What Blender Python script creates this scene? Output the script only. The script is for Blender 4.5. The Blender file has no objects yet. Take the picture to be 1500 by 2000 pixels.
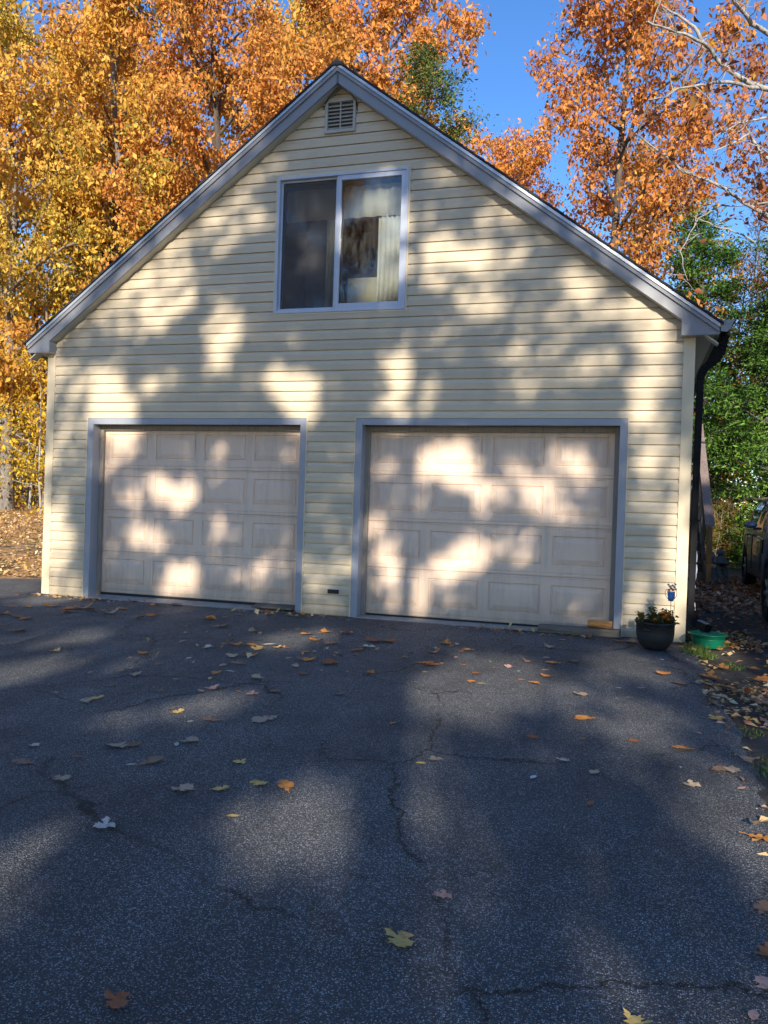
import bpy, bmesh, math, random
import numpy as np
from mathutils import Vector, Matrix
R = math.radians
S = bpy.context.scene
C = S.collection
# ------------------------------------------------------------------ camera, sky, sun, exposure
cam_d = bpy.data.cameras.new('camera'); cam = bpy.data.objects.new('camera', cam_d); C.objects.link(cam)
cam_d.sensor_fit = 'HORIZONTAL'; cam_d.sensor_width = 36.0; cam_d.lens = 36.0 * 1598.14 / 1500.0
cam_d.clip_start = 0.05; cam_d.clip_end = 900
def cam_axes(yaw, pitch, roll):
    F = Vector((math.sin(yaw) * math.cos(pitch), math.cos(yaw) * math.cos(pitch), math.sin(pitch)))
    X = Vector((math.cos(yaw), -math.sin(yaw), 0)); U = X.cross(F)
    return X * math.cos(roll) + U * math.sin(roll), -X * math.sin(roll) + U * math.cos(roll), F
cx, cu, cf = cam_axes(-0.2911, -0.0072, 0.0325)
cam.matrix_world = Matrix(((cx.x, cu.x, -cf.x, 7.029), (cx.y, cu.y, -cf.y, -8.6255), (cx.z, cu.z, -cf.z, 1.2439), (0, 0, 0, 1)))
S.camera = cam

SUN = Vector((0.28, -1.0, 0.36)).normalized()          # towards the sun
EL = math.asin(SUN.z); ROT = math.atan2(SUN.x, SUN.y)
W = bpy.data.worlds.new('World'); S.world = W; W.use_nodes = True
nt = W.node_tree; bg = nt.nodes['Background']
sky = nt.nodes.new('ShaderNodeTexSky'); sky.sky_type = 'NISHITA'; sky.sun_disc = False
sky.sun_elevation = EL; sky.sun_rotation = ROT % (2 * math.pi)
sky.air_density = 1.0; sky.dust_density = 0.1; sky.ozone_density = 3.5; sky.altitude = 300
hs = nt.nodes.new('ShaderNodeHueSaturation'); hs.inputs['Saturation'].default_value = 1.18; hs.inputs['Hue'].default_value = .508
nt.links.new(sky.outputs[0], hs.inputs['Color']); nt.links.new(hs.outputs[0], bg.inputs[0]); bg.inputs[1].default_value = 0.135
sl = bpy.data.lights.new('sun', 'SUN'); sl.energy = 4.1; sl.angle = R(0.5); sl.color = (1.0, 0.93, 0.80)
so = bpy.data.objects.new('sun', sl); C.objects.link(so); so.rotation_euler = (-SUN).to_track_quat('-Z', 'Y').to_euler()
so.location = (10, -30, 20)
S.view_settings.view_transform = 'Standard'; S.view_settings.look = 'None'
S.view_settings.gamma = 1.0; S.view_settings.use_curve_mapping = False
S.view_settings.exposure = 0.9
S.render.engine = 'CYCLES'
S.cycles.use_denoising = True
S.cycles.max_bounces = 6; S.cycles.diffuse_bounces = 3; S.cycles.transparent_max_bounces = 12
S.cycles.use_adaptive_sampling = True; S.cycles.adaptive_threshold = 0.015

# ------------------------------------------------------------------ helpers
def tag(o, label=None, cat=None, group=None, kind=None):
    if label: o['label'] = label
    if cat: o['category'] = cat
    if group: o['group'] = group
    if kind: o['kind'] = kind
    return o
def empty(name, loc=(0, 0, 0), rz=0.0):
    o = bpy.data.objects.new(name, None); C.objects.link(o); o.location = loc; o.rotation_euler = (0, 0, rz)
    o.empty_display_size = 0.1
    return o
class MB:
    def __init__(s): s.v = []; s.f = []
    def add(s, vs, fs):
        b = len(s.v); s.v += [tuple(p) for p in vs]; s.f += [tuple(b + i for i in f) for f in fs]; return s
    def box(s, x0, x1, y0, y1, z0, z1):
        vs = [(x0, y0, z0), (x1, y0, z0), (x1, y1, z0), (x0, y1, z0), (x0, y0, z1), (x1, y0, z1), (x1, y1, z1), (x0, y1, z1)]
        return s.add(vs, [(0, 3, 2, 1), (4, 5, 6, 7), (0, 1, 5, 4), (1, 2, 6, 5), (2, 3, 7, 6), (3, 0, 4, 7)])
    def prism_xz(s, pts, y0, y1):                        # pts counter-clockwise seen from -y
        n = len(pts)
        vs = [(x, y0, z) for x, z in pts] + [(x, y1, z) for x, z in pts]
        fs = [tuple(range(n)), tuple(range(2 * n - 1, n - 1, -1))]
        fs += [(i, i + n, (i + 1) % n + n, (i + 1) % n) for i in range(n)]
        return s.add(vs, fs)
    def tube(s, pts, rad, n=8, cap=True):
        pts = [Vector(p) for p in pts]; m = len(pts)
        if not hasattr(rad, '__len__'): rad = [rad] * m
        base = len(s.v); up = None
        for i, p in enumerate(pts):
            d = (pts[min(i + 1, m - 1)] - pts[max(i - 1, 0)]).normalized()
            if up is None: up = Vector((0, 0, 1)) if abs(d.z) < .9 else Vector((1, 0, 0))
            a = d.cross(up).normalized(); b = a.cross(d).normalized(); up = b
            for k in range(n):
                t = 2 * math.pi * k / n; s.v.append(tuple(p + (a * math.cos(t) + b * math.sin(t)) * rad[i]))
        for i in range(m - 1):
            for k in range(n):
                a0 = base + i * n + k; a1 = base + i * n + (k + 1) % n
                s.f.append((a0, a1, a1 + n, a0 + n))
        if cap:
            s.f.append(tuple(base + k for k in range(n - 1, -1, -1))); s.f.append(tuple(base + (m - 1) * n + k for k in range(n)))
        return s
    def lathe(s, prof, c=(0, 0, 0), n=32, close=False):
        base = len(s.v)
        for r, z in prof:
            for k in range(n):
                t = 2 * math.pi * k / n; s.v.append((c[0] + r * math.cos(t), c[1] + r * math.sin(t), c[2] + z))
        for i in range(len(prof) - 1):
            for k in range(n):
                a0 = base + i * n + k; a1 = base + i * n + (k + 1) % n
                s.f.append((a0, a1, a1 + n, a0 + n))
        return s
    def build(s, name, mat, parent=None, smooth=False, bevel=0.0, label=None):
        me = bpy.data.meshes.new(name); me.from_pydata(s.v, [], s.f)
        if mat: me.materials.append(mat)
        if smooth: me.polygons.foreach_set('use_smooth', [True] * len(me.polygons))
        me.validate(); me.update()
        bm = bmesh.new(); bm.from_mesh(me); bmesh.ops.recalc_face_normals(bm, faces=bm.faces); bm.to_mesh(me); bm.free()
        o = bpy.data.objects.new(name, me); C.objects.link(o)
        if parent is not None: o.parent = parent
        if bevel:
            b = o.modifiers.new('bevel', 'BEVEL'); b.width = bevel; b.segments = 2; b.limit_method = 'ANGLE'
        if label: o['label'] = label
        return o

# ------------------------------------------------------------------ materials
def new_mat(name):
    m = bpy.data.materials.new(name); m.use_nodes = True; n = m.node_tree; n.nodes.clear()
    out = n.nodes.new('ShaderNodeOutputMaterial'); return m, n, out
def nd(n, t, **kw):
    x = n.nodes.new(t)
    for k, v in kw.items(): setattr(x, k, v)
    return x
def ramp(n, fac, stops):
    r = nd(n, 'ShaderNodeValToRGB'); e = r.color_ramp.elements
    while len(e) < len(stops): e.new(0.5)
    for i, (p, c) in enumerate(stops): e[i].position = p; e[i].color = (*c, 1) if len(c) == 3 else c
    n.links.new(fac, r.inputs[0]); return r.outputs[0]
def mix(n, a, b, f, mode='MIX'):
    m = nd(n, 'ShaderNodeMix', data_type='RGBA', blend_type=mode)
    for sock, v in ((m.inputs[6], a), (m.inputs[7], b), (m.inputs[0], f)):
        if hasattr(v, 'links') or isinstance(v, bpy.types.NodeSocket): n.links.new(v, sock)
        else: sock.default_value = (*v, 1) if isinstance(v, (tuple, list)) and len(v) == 3 else v
    return m.outputs[2]
def noise(n, co, scale, detail=4, rough=.55, sc=None):
    if sc:
        mp = nd(n, 'ShaderNodeMapping'); mp.inputs['Scale'].default_value = sc; n.links.new(co, mp.inputs[0]); co = mp.outputs[0]
    x = nd(n, 'ShaderNodeTexNoise'); x.inputs['Scale'].default_value = scale; x.inputs['Detail'].default_value = detail
    x.inputs['Roughness'].default_value = rough; n.links.new(co, x.inputs['Vector']); return x.outputs['Fac']
def maths(n, op, a, b=None, c=None):
    m = nd(n, 'ShaderNodeMath', operation=op)
    for i, v in enumerate((a, b, c)):
        if v is None: continue
        if isinstance(v, bpy.types.NodeSocket): n.links.new(v, m.inputs[i])
        else: m.inputs[i].default_value = v
    return m.outputs[0]
def bump(n, h, dist, strength=1.0):
    b = nd(n, 'ShaderNodeBump'); b.inputs['Distance'].default_value = dist; b.inputs['Strength'].default_value = strength
    n.links.new(h, b.inputs['Height']); return b.outputs[0]
def surf(name, base, rough=.6, var=.18, vscale=2.0, streak=None, dirt=None, dirt_amt=.35, grain=0.0, gscale=60, metal=0.0, spec=.4, coat=0.0, objvar=0.0, splash=0.0):
    """painted / weathered surface: base colour with blotchy variation, optional vertical streaks, dirt and fine grain relief"""
    m, n, out = new_mat(name)
    co = nd(n, 'ShaderNodeTexCoord').outputs['Object']
    geo = nd(n, 'ShaderNodeNewGeometry').outputs['Position']
    p = nd(n, 'ShaderNodeBsdfPrincipled')
    col = mix(n, tuple(c * (1 - var) for c in base), tuple(min(1, c * (1 + var)) for c in base), noise(n, geo, vscale, 6, .65))
    if dirt:
        f = noise(n, geo, vscale * 1.7, 8, .7, streak)
        f = maths(n, 'MULTIPLY', ramp(n, f, [(.48, (0, 0, 0)), (.72, (1, 1, 1))]), dirt_amt)
        col = mix(n, col, dirt, f)
    if splash:
        zc = nd(n, 'ShaderNodeSeparateXYZ'); n.links.new(geo, zc.inputs[0])
        low = maths(n, 'MULTIPLY', ramp(n, zc.outputs[2], [(.02, (1, 1, 1)), (.42, (0, 0, 0))]), noise(n, geo, 4, 8, .75, (3, 1, 1)))
        col = mix(n, col, (.16, .125, .085), maths(n, 'MULTIPLY', low, splash))
    if objvar:
        oi = nd(n, 'ShaderNodeObjectInfo').outputs['Random']
        f = maths(n, 'MULTIPLY_ADD', oi, objvar, 1 - objvar * .6)
        cv = nd(n, 'ShaderNodeCombineColor'); [n.links.new(f, cv.inputs[i]) for i in range(3)]
        col = mix(n, col, cv.outputs[0], 1.0, 'MULTIPLY')
    n.links.new(col, p.inputs['Base Color'])
    rr = maths(n, 'MULTIPLY_ADD', noise(n, geo, 9, 3), .25, rough - .12); n.links.new(rr, p.inputs['Roughness'])
    p.inputs['Metallic'].default_value = metal; p.inputs['Specular IOR Level'].default_value = spec
    p.inputs['Coat Weight'].default_value = coat
    if grain:
        g = noise(n, geo, gscale, 5, .6, streak or (1, 1, 1)); n.links.new(bump(n, g, grain), p.inputs['Normal'])
    n.links.new(p.outputs[0], out.inputs[0]); return m
def leafmat(name, trans=.35, objcol=True, rough=.55):
    m, n, out = new_mat(name)
    at = nd(n, 'ShaderNodeAttribute', attribute_name='tint').outputs['Color']
    col = at
    if objcol: col = mix(n, at, nd(n, 'ShaderNodeObjectInfo').outputs['Color'], 1.0, 'MULTIPLY')
    d = nd(n, 'ShaderNodeBsdfPrincipled'); n.links.new(col, d.inputs['Base Color']); d.inputs['Roughness'].default_value = rough
    d.inputs['Specular IOR Level'].default_value = .3
    t = nd(n, 'ShaderNodeBsdfTranslucent'); n.links.new(col, t.inputs[0])
    x = nd(n, 'ShaderNodeMixShader'); x.inputs[0].default_value = trans
    n.links.new(d.outputs[0], x.inputs[1]); n.links.new(t.outputs[0], x.inputs[2]); n.links.new(x.outputs[0], out.inputs[0]); return m
def wood(name, a, b, scale=30, sc=(1, 12, 12)):
    m, n, out = new_mat(name); co = nd(n, 'ShaderNodeTexCoord').outputs['Object']
    p = nd(n, 'ShaderNodeBsdfPrincipled'); f = noise(n, co, scale * .12, 8, .7, sc)
    n.links.new(ramp(n, f, [(.3, a), (.7, b)]), p.inputs['Base Color']); p.inputs['Roughness'].default_value = .8
    n.links.new(bump(n, f, .004), p.inputs['Normal']); n.links.new(p.outputs[0], out.inputs[0]); return m
def bark(name, a, b):
    m, n, out = new_mat(name); co = nd(n, 'ShaderNodeNewGeometry').outputs['Position']
    p = nd(n, 'ShaderNodeBsdfPrincipled'); f = noise(n, co, 3.0, 8, .75, (3, 3, .8))
    n.links.new(ramp(n, f, [(.32, a), (.66, b)]), p.inputs['Base Color']); p.inputs['Roughness'].default_value = .9
    n.links.new(bump(n, noise(n, co, 14, 6, .7, (1, 1, .25)), .02), p.inputs['Normal']); n.links.new(p.outputs[0], out.inputs[0]); return m

M = {}
M['siding'] = surf('siding_vinyl', (.65, .53, .365), .5, .10, .7, (1, 1, 1), (.36, .33, .26), .35, .0006, 220, objvar=.10, splash=.75)
M['post'] = surf('corner_vinyl', (.70, .56, .365), .5, .05, 1.0, (3, 3, .6), (.42, .38, .3), .25)
M['trim'] = surf('trim_metal', (.31, .32, .355), .38, .08, 1.5, (3, 3, .5), (.22, .22, .26), .35, spec=.6)
M['fascia'] = surf('fascia_metal', (.255, .25, .262), .36, .08, 1.2, (1, 1, 1), (.2, .19, .19), .35, spec=.6)
M['soffit'] = surf('soffit_metal', (.50, .47, .38), .5, .08, 1.2)
M['drip'] = surf('drip_edge', (.50, .52, .54), .36, .05, 2, metal=.5)
M['shingle'] = surf('asphalt_shingle', (.035, .033, .034), .9, .4, 9, grain=.003, gscale=90)
M['door'] = surf('door_steel', (.78, .58, .43), .48, .05, 1.2, (5, 5, .5), (.36, .31, .26), .45, .0005, 240, splash=.8)
M['seal'] = surf('weather_seal', (.30, .25, .20), .6, .15, 3, (6, 6, .5), (.1, .08, .06), .6)
M['rubber'] = surf('rubber', (.02, .02, .02), .7, .2)
M['alu'] = surf('window_aluminium', (.52, .54, .60), .34, .06, 2, (4, 4, .5), (.35, .35, .4), .3, spec=.6)
M['alu_dark'] = surf('dark_track', (.12, .12, .13), .4, .1)
M['vent'] = surf('vent_plastic', (.47, .43, .36), .55, .06, 3, (1, 1, 1), (.25, .22, .18), .4)
M['dark'] = surf('dark_void', (.015, .014, .013), .9, .1)
M['black_metal'] = surf('black_gutter_metal', (.009, .009, .010), .62, .2, 3, spec=.12)
M['gutter_cap'] = surf('gutter_cap', (.30, .29, .27), .5, .1)
M['concrete'] = surf('concrete', (.36, .33, .28), .85, .2, 5, grain=.003, gscale=50, dirt=(.12, .10, .08), dirt_amt=.6)
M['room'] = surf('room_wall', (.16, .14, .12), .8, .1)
M['cloth'] = surf('cream_cloth', (.78, .72, .6), .9, .1, 6)
M['lace'] = surf('white_lace', (.82, .80, .77), .9, .1, 25)
M['card'] = surf('pale_card', (.48, .44, .36), .9, .1)
M['bark_dark'] = bark('bark_dark', (.035, .026, .02), (.13, .10, .08))
M['bark_pale'] = bark('bark_pale', (.15, .13, .115), (.50, .455, .40))
M['bark_mid'] = bark('bark_mid', (.08, .065, .052), (.27, .23, .19))
M['leaf'] = leafmat('autumn_leaf', .38)
M['needle'] = leafmat('needle', .22)
M['litter'] = leafmat('leaf_litter', .15)
M['fallen'] = None
# ------------------------------------------------------------------ ground
rng = np.random.default_rng(7); random.seed(7)
def sstep(a, b, x):
    t = np.clip((x - a) / (b - a), 0, 1); return t * t * (3 - 2 * t)
def hgt(x, y):
    x = np.asarray(x, float); y = np.asarray(y, float)
    fx = 1 - sstep(-1.0, 3.0, x)
    left = .064 * np.clip(y - 1.9, 0, 30) * fx
    right = .03 * np.clip(y - 10.0, 0, 30) * sstep(3, 7, x)
    bumpy = .025 * np.sin(x * .9 + 1.3) * np.sin(y * .7) * sstep(2.2, 4.5, np.abs(y) + np.where(x < 0, 0, -8))
    return left + right + bumpy - .02
def axis(a, b, fine0, fine1, step, n):
    return np.concatenate([np.linspace(a, fine0, n, endpoint=False), np.arange(fine0, fine1, step), np.linspace(fine1, b, n)])
xs = axis(-160, 160, -14, 14, .35, 14); ys = axis(-120, 200, -10, 24, .35, 14)
gx, gy_ = np.meshgrid(xs, ys); gz_ = hgt(gx, gy_)
far = np.clip((np.hypot(gx, gy_) - 40) / 100, 0, 1); gz_ = gz_ * (1 - far * .3)
nx, ny = len(xs), len(ys)
me = bpy.data.meshes.new('ground')
fs = [(j * nx + i, j * nx + i + 1, (j + 1) * nx + i + 1, (j + 1) * nx + i) for j in range(ny - 1) for i in range(nx - 1)]
me.from_pydata(np.stack([gx, gy_, gz_], -1).reshape(-1, 3).tolist(), [], fs)
me.polygons.foreach_set('use_smooth', [True] * len(fs))
m, n, out = new_mat('leafy_soil'); co = nd(n, 'ShaderNodeNewGeometry').outputs['Position']
p = nd(n, 'ShaderNodeBsdfPrincipled'); p.inputs['Roughness'].default_value = .95
v = nd(n, 'ShaderNodeTexVoronoi'); v.inputs['Scale'].default_value = 11; n.links.new(co, v.inputs['Vector'])
leafc = ramp(n, v.outputs['Color'], [(.1, (.34, .17, .065)), (.45, (.58, .32, .12)), (.7, (.46, .25, .10)), (.95, (.68, .43, .18))])
soil = mix(n, (.045, .032, .022), (.10, .075, .05), noise(n, co, 20, 8, .7))
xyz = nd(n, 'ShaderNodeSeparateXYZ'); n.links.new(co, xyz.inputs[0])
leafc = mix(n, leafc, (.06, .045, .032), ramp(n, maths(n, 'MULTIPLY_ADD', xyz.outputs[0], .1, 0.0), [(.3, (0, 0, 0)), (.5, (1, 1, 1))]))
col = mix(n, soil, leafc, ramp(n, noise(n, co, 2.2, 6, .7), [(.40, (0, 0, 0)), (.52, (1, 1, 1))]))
col = mix(n, col, (.06, .085, .022), ramp(n, noise(n, co, .8, 5, .7), [(.60, (0, 0, 0)), (.70, (.7, .7, .7))]))
n.links.new(col, p.inputs['Base Color'])
n.links.new(bump(n, v.outputs['Distance'], .02), p.inputs['Normal']); n.links.new(p.outputs[0], out.inputs[0])
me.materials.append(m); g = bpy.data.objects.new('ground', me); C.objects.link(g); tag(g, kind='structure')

# asphalt: dark binder with pale aggregate, worn patches and hairline cracks
m, n, out = new_mat('asphalt'); co = nd(n, 'ShaderNodeNewGeometry').outputs['Position']
p = nd(n, 'ShaderNodeBsdfPrincipled')
warp = nd(n, 'ShaderNodeTexNoise'); warp.inputs['Scale'].default_value = 40; n.links.new(co, warp.inputs['Vector'])
wv = nd(n, 'ShaderNodeVectorMath', operation='MULTIPLY_ADD'); n.links.new(warp.outputs['Color'], wv.inputs[0]); wv.inputs[1].default_value = (.012,) * 3; n.links.new(co, wv.inputs[2])
def stones(scale, lo, hi, keep):
    v = nd(n, 'ShaderNodeTexVoronoi'); v.inputs['Scale'].default_value = scale; n.links.new(wv.outputs[0], v.inputs['Vector'])
    sep = nd(n, 'ShaderNodeSeparateColor'); n.links.new(v.outputs['Color'], sep.inputs[0])
    k = ramp(n, sep.outputs[0], [(keep, (0, 0, 0)), (keep + .03, (1, 1, 1))])
    d = ramp(n, v.outputs['Distance'], [(lo, (1, 1, 1)), (hi, (0, 0, 0))])
    return maths(n, 'MULTIPLY', k, d), sep.outputs[1], v.outputs['Distance']
worn = ramp(n, noise(n, co, .55, 6, .7), [(.36, (0, 0, 0)), (.62, (1, 1, 1))])
binder = mix(n, (.044, .0435, .0435), (.145, .141, .138), noise(n, co, 1.3, 8, .75))
binder = mix(n, binder, (.20, .193, .184), maths(n, 'MULTIPLY', worn, .45))
s1, r1, d1 = stones(190, .34, .52, .46)
s2, r2, d2 = stones(105, .24, .38, .80)
c1 = ramp(n, r1, [(0, (.24, .24, .245)), (.5, (.58, .575, .56)), (.85, (.86, .845, .81)), (1, (.95, .94, .91))])
c2 = ramp(n, r2, [(0, (.16, .15, .15)), (.6, (.36, .35, .34)), (1, (.65, .64, .61))])
col = mix(n, binder, c1, maths(n, 'MULTIPLY', s1, maths(n, 'MULTIPLY_ADD', worn, .62, .54)))
col = mix(n, col, c2, maths(n, 'MULTIPLY', s2, .85))
cw = nd(n, 'ShaderNodeTexNoise'); cw.inputs['Scale'].default_value = 1.6; cw.inputs['Detail'].default_value = 8; cw.inputs['Roughness'].default_value = .7; n.links.new(co, cw.inputs['Vector'])
cv = nd(n, 'ShaderNodeVectorMath', operation='MULTIPLY_ADD'); n.links.new(cw.outputs['Color'], cv.inputs[0]); cv.inputs[1].default_value = (.55, .55, 0); n.links.new(co, cv.inputs[2])
vc = nd(n, 'ShaderNodeTexVoronoi', feature='DISTANCE_TO_EDGE'); vc.inputs['Scale'].default_value = .62; n.links.new(cv.outputs[0], vc.inputs['Vector'])
crk = maths(n, 'MULTIPLY', ramp(n, vc.outputs['Distance'], [(.0014, (.9, .9, .9)), (.0052, (0, 0, 0))]), ramp(n, noise(n, co, .9, 3), [(.47, (0, 0, 0)), (.56, (1, 1, 1))]))
vc2 = nd(n, 'ShaderNodeTexVoronoi', feature='DISTANCE_TO_EDGE'); vc2.inputs['Scale'].default_value = 2.1; n.links.new(cv.outputs[0], vc2.inputs['Vector'])
crk2 = maths(n, 'MULTIPLY', ramp(n, vc2.outputs['Distance'], [(.002, (.7, .7, .7)), (.008, (0, 0, 0))]), ramp(n, noise(n, co, .6, 3), [(.58, (0, 0, 0)), (.66, (.8, .8, .8))]))
crk = maths(n, 'MAXIMUM', crk, crk2)
col = mix(n, col, (.008, .008, .008), crk)
n.links.new(col, p.inputs['Base Color']); p.inputs['Roughness'].default_value = .72; p.inputs['Specular IOR Level'].default_value = .35
stain = ramp(n, noise(n, co, .32, 7, .72), [(.34, (.68, .68, .69)), (.50, (1, 1, 1)), (.68, (1.0, 1.0, 1.0))])
worn2 = ramp(n, noise(n, co, 2.6, 8, .8, (1, .35, 1)), [(.40, (.72, .72, .73)), (.62, (1, 1, 1))])
col = mix(n, mix(n, col, stain, 1.0, 'MULTIPLY'), worn2, 1.0, 'MULTIPLY'); n.links.new(col, p.inputs['Base Color'])
h = maths(n, 'ADD', maths(n, 'MULTIPLY', d1, -.6), maths(n, 'MULTIPLY', d2, -.8))
h = maths(n, 'ADD', h, maths(n, 'MULTIPLY', crk, -3.0))
n.links.new(bump(n, h, .022, 1.0), p.inputs['Normal']); n.links.new(p.outputs[0], out.inputs[0]); M['asphalt'] = m

def sheet(name, loop, z, mat, jit=.02, step=.12, drop=.05):
    """flat sheet from an outline whose edge is ragged and turned down into the soil"""
    pts = []
    for i in range(len(loop)):
        a = Vector(loop[i]); b = Vector(loop[(i + 1) % len(loop)]); k = max(1, int((b - a).length / step))
        for j in range(k):
            q = a.lerp(b, j / k); pts.append((q.x + random.gauss(0, jit), q.y + random.gauss(0, jit)))
    n_ = len(pts); ctr = Vector((sum(q[0] for q in pts) / n_, sum(q[1] for q in pts) / n_))
    vs = [(x, y, z) for x, y in pts]
    for x, y in pts:
        d = (Vector((x, y)) - ctr).normalized() * .05; vs.append((x + d.x, y + d.y, z - drop))
    mb = MB(); mb.add(vs, [tuple(range(n_))] + [(i, (i + 1) % n_, (i + 1) % n_ + n_, i + n_) for i in range(n_)])
    o = mb.build(name, mat)
    return tag(o, kind='structure')
sheet('driveway', [(-16, -14), (7.55, -14), (7.66, -9), (7.63, -6.2), (7.62, -4.8), (7.68, -3.1), (7.66, -1.6), (7.56, -.45), (7.40, .02), (0.02, .05), (-.05, 1.70), (-1.0, 1.72), (-1.8, 1.25), (-4, 1.0), (-16, .6)], 0.0, M['asphalt'])
sheet('parking_lane', [(8.30, -14), (14, -14), (14, 9.5), (8.2, 9.2), (7.95, 6.0), (8.05, 3.6), (8.28, 2.6), (8.31, .6), (8.22, -.9), (8.30, -4)], -.012, M['asphalt'])

# ------------------------------------------------------------------ garage
GW = 7.60; GD = 9.5; XC = 3.795; SL = .745; CO = .1143; Z0 = 2.292 - 20 * CO
garage = empty('garage', (0, 0, 0))
tag(garage, 'cream sided two door garage with steep gable roof and upstairs window', 'garage')
TW = .0757; TT = 2.2097; DOORS = [(.6869, .6869 + 2.743), (4.1692, 4.1692 + 2.743)]
WIN = (3.0425, 4.6319, 3.3782, 4.9678); VENT = (3.6116, 3.9766, 5.4004, 5.7732)
HOLES = [(a - TW, b + TW, -1, TT) for a, b in DOORS] + [WIN, VENT]
def xl(z): return .111 if z < 3.10 else max(.111, XC - (5.892 - z) / SL)
def xr(z): return 7.489 if z < 3.10 else min(7.489, XC + (5.892 - z) / SL)
PROF = [(0.0, .0085), (.0, -.0135), (.004, -.0142), (.062, -.0215), (.065, -.0205), (.072, -.0115), (.086, -.0062), (.1045, -.0040), (.1050, .0085), (CO, .0085)]
def prof_y(t):
    for (a, ya), (b, yb) in zip(PROF[1:], PROF[2:]):
        if t <= b: return ya + (yb - ya) * max(0, (t - a)) / max(1e-9, b - a)
    return PROF[-1][1]
def plank_cells(cells, zb, dy=0.0):
    mb = MB()
    for xa, xb, za, zt in cells:
        zs = [za] + [zb + t for t, _ in PROF[2:-1] if za + .002 < zb + t < zt - .002] + [zt]
        rows = []
        rows.append((max(xa, xl(za)), min(xb, xr(za)), .0085, za))
        for z in zs: rows.append((max(xa, xl(z)), min(xb, xr(z)), prof_y(z - zb) - dy, z))
        rows = [(a, max(a + 1e-3, b), y, z) for a, b, y, z in rows]
        vs = []
        for a, b, y, z in rows: vs += [(a, y, z), (b, y, z)]
        k = len(rows)
        fs = [(2 * i, 2 * i + 1, 2 * i + 3, 2 * i + 2) for i in range(k - 1)]
        fs += [tuple(range(0, 2 * k, 2)), tuple(range(2 * k - 1, 0, -2))]
        mb.add(vs, fs)
    return mb
SEAMS = {4: [2.1225], 5: [2.1225], 2: [4.33], 3: [4.33], 9: [3.955], 10: [3.955], 6: [5.9], 7: [5.9], 12: [1.9], 13: [1.9], 16: [2.2], 17: [2.2], 14: [5.5], 15: [5.5], 20: [3.2], 21: [3.2]}
k = -20
while Z0 + (k + 20) * CO < 5.86:
    zb = Z0 + (k + 20) * CO; zt = min(zb + CO, 5.885)
    cuts = sorted({zb, zt} | {z for h_ in HOLES for z in h_[2:] if zb + .004 < z < zt - .004})
    bands = []
    for za, ze in zip(cuts, cuts[1:]):
        zm = (za + ze) / 2; xs_ = [xl(za)] + [x for h_ in HOLES if h_[2] < zm < h_[3] for x in h_[:2]] + [xr(za)]
        bands.append([(xs_[i], xs_[i + 1], za, ze) for i in range(0, len(xs_), 2) if xs_[i + 1] > xs_[i] + .01])
    groups = [[c] for c in bands[0]]
    for band in bands[1:]:
        for c in band:
            hit = [g_ for g_ in groups if any(min(c[1], q[1]) - max(c[0], q[0]) > .01 for q in g_)]
            new = [c] + [q for g_ in hit for q in g_]; groups = [g_ for g_ in groups if g_ not in hit] + [new]
    for cells in groups:
        sx = [s for s in SEAMS.get(k, []) if len(cells) == 1 and cells[0][0] + .1 < s < cells[0][1] - .1]
        if sx:
            a, b, za, ze = cells[0]
            parts = [([(a, sx[0] - .0015, za, ze)], 0.0), ([(sx[0] - .0010, b, za, ze)], .0022)]
        else: parts = [(cells, random.uniform(-.0004, .0006))]
        for cs, dy in parts: plank_cells(cs, zb, dy).build('siding_plank', M['siding'], garage)
    k += 1
# sheathing, side and rear walls
mb = MB()
for xa, xb, za, zb in [(.02, .611 + TW, 0, 2.134), (3.43, 4.169, 0, 2.134), (6.913, GW - .02, 0, 2.134), (.02, GW - .02, 2.134, 3.10)]:
    mb.box(xa, xb, .0095, .10, za, zb)
def gpoly(pts): mb.prism_xz(pts, .0095, .10)
def zr(x, d=0): return 5.892 - SL * abs(x - XC) - d
gpoly([(.13, 3.10), (3.05, 3.10), (3.05, zr(3.05)), (.13, zr(.13))])
gpoly([(4.625, 3.10), (7.47, 3.10), (7.47, zr(7.47)), (4.625, zr(4.625))])
mb.box(3.05, 4.625, .0095, .10, 3.10, 3.39)
gpoly([(3.05, 4.955), (4.625, 4.955), (4.625, zr(4.625)), (XC, zr(XC)), (3.05, zr(3.05))])
mb.box(0.02, .14, .10, GD, 0, 3.1); mb.box(GW - .14, GW - .02, .10, GD, 0, 3.1); mb.box(0.14, GW - .14, GD - .1, GD, 0, 3.1)
mb.prism_xz([(.1, 3.1), (7.5, 3.1), (XC, 5.85)], GD - .1, GD)
mb.box(.14, 7.46, .101, GD - .1, 2.62, 2.72)
mb.build('wall', M['room'], garage)
for side, x0 in ((-1, 0.02), (1, GW - .02)):
    mb = MB()
    for i in range(27):
        zb = Z0 + i * CO
        pr = [(x0 + side * .0, zb), (x0 + side * .0185, zb), (x0 + side * .016, zb + .07), (x0 + side * .005, zb + CO)]
        vs = [(x, .1, z) for x, z in pr] + [(x, GD, z) for x, z in pr]
        mb.add(vs, [(0, 1, 5, 4), (1, 2, 6, 5), (2, 3, 7, 6), (0, 3, 2, 1), (4, 5, 6, 7)])
    mb.build('side_siding', M['siding'], garage)
mb = MB().box(.0, .111, -.028, .004, .008, 3.012).box(.0, .02, .0041, .10, .008, 3.012); mb.build('corner_post', M['post'], garage, bevel=.004)
mb = MB().box(GW - .111, GW, -.028, .004, -.01, 3.012).box(GW - .02, GW, .0041, .10, -.01, 3.012); mb.build('corner_post', M['post'], garage, bevel=.004)
MB().box(.0, GW, -.004, .12, -.12, .007).build('footing', M['concrete'], garage)

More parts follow.
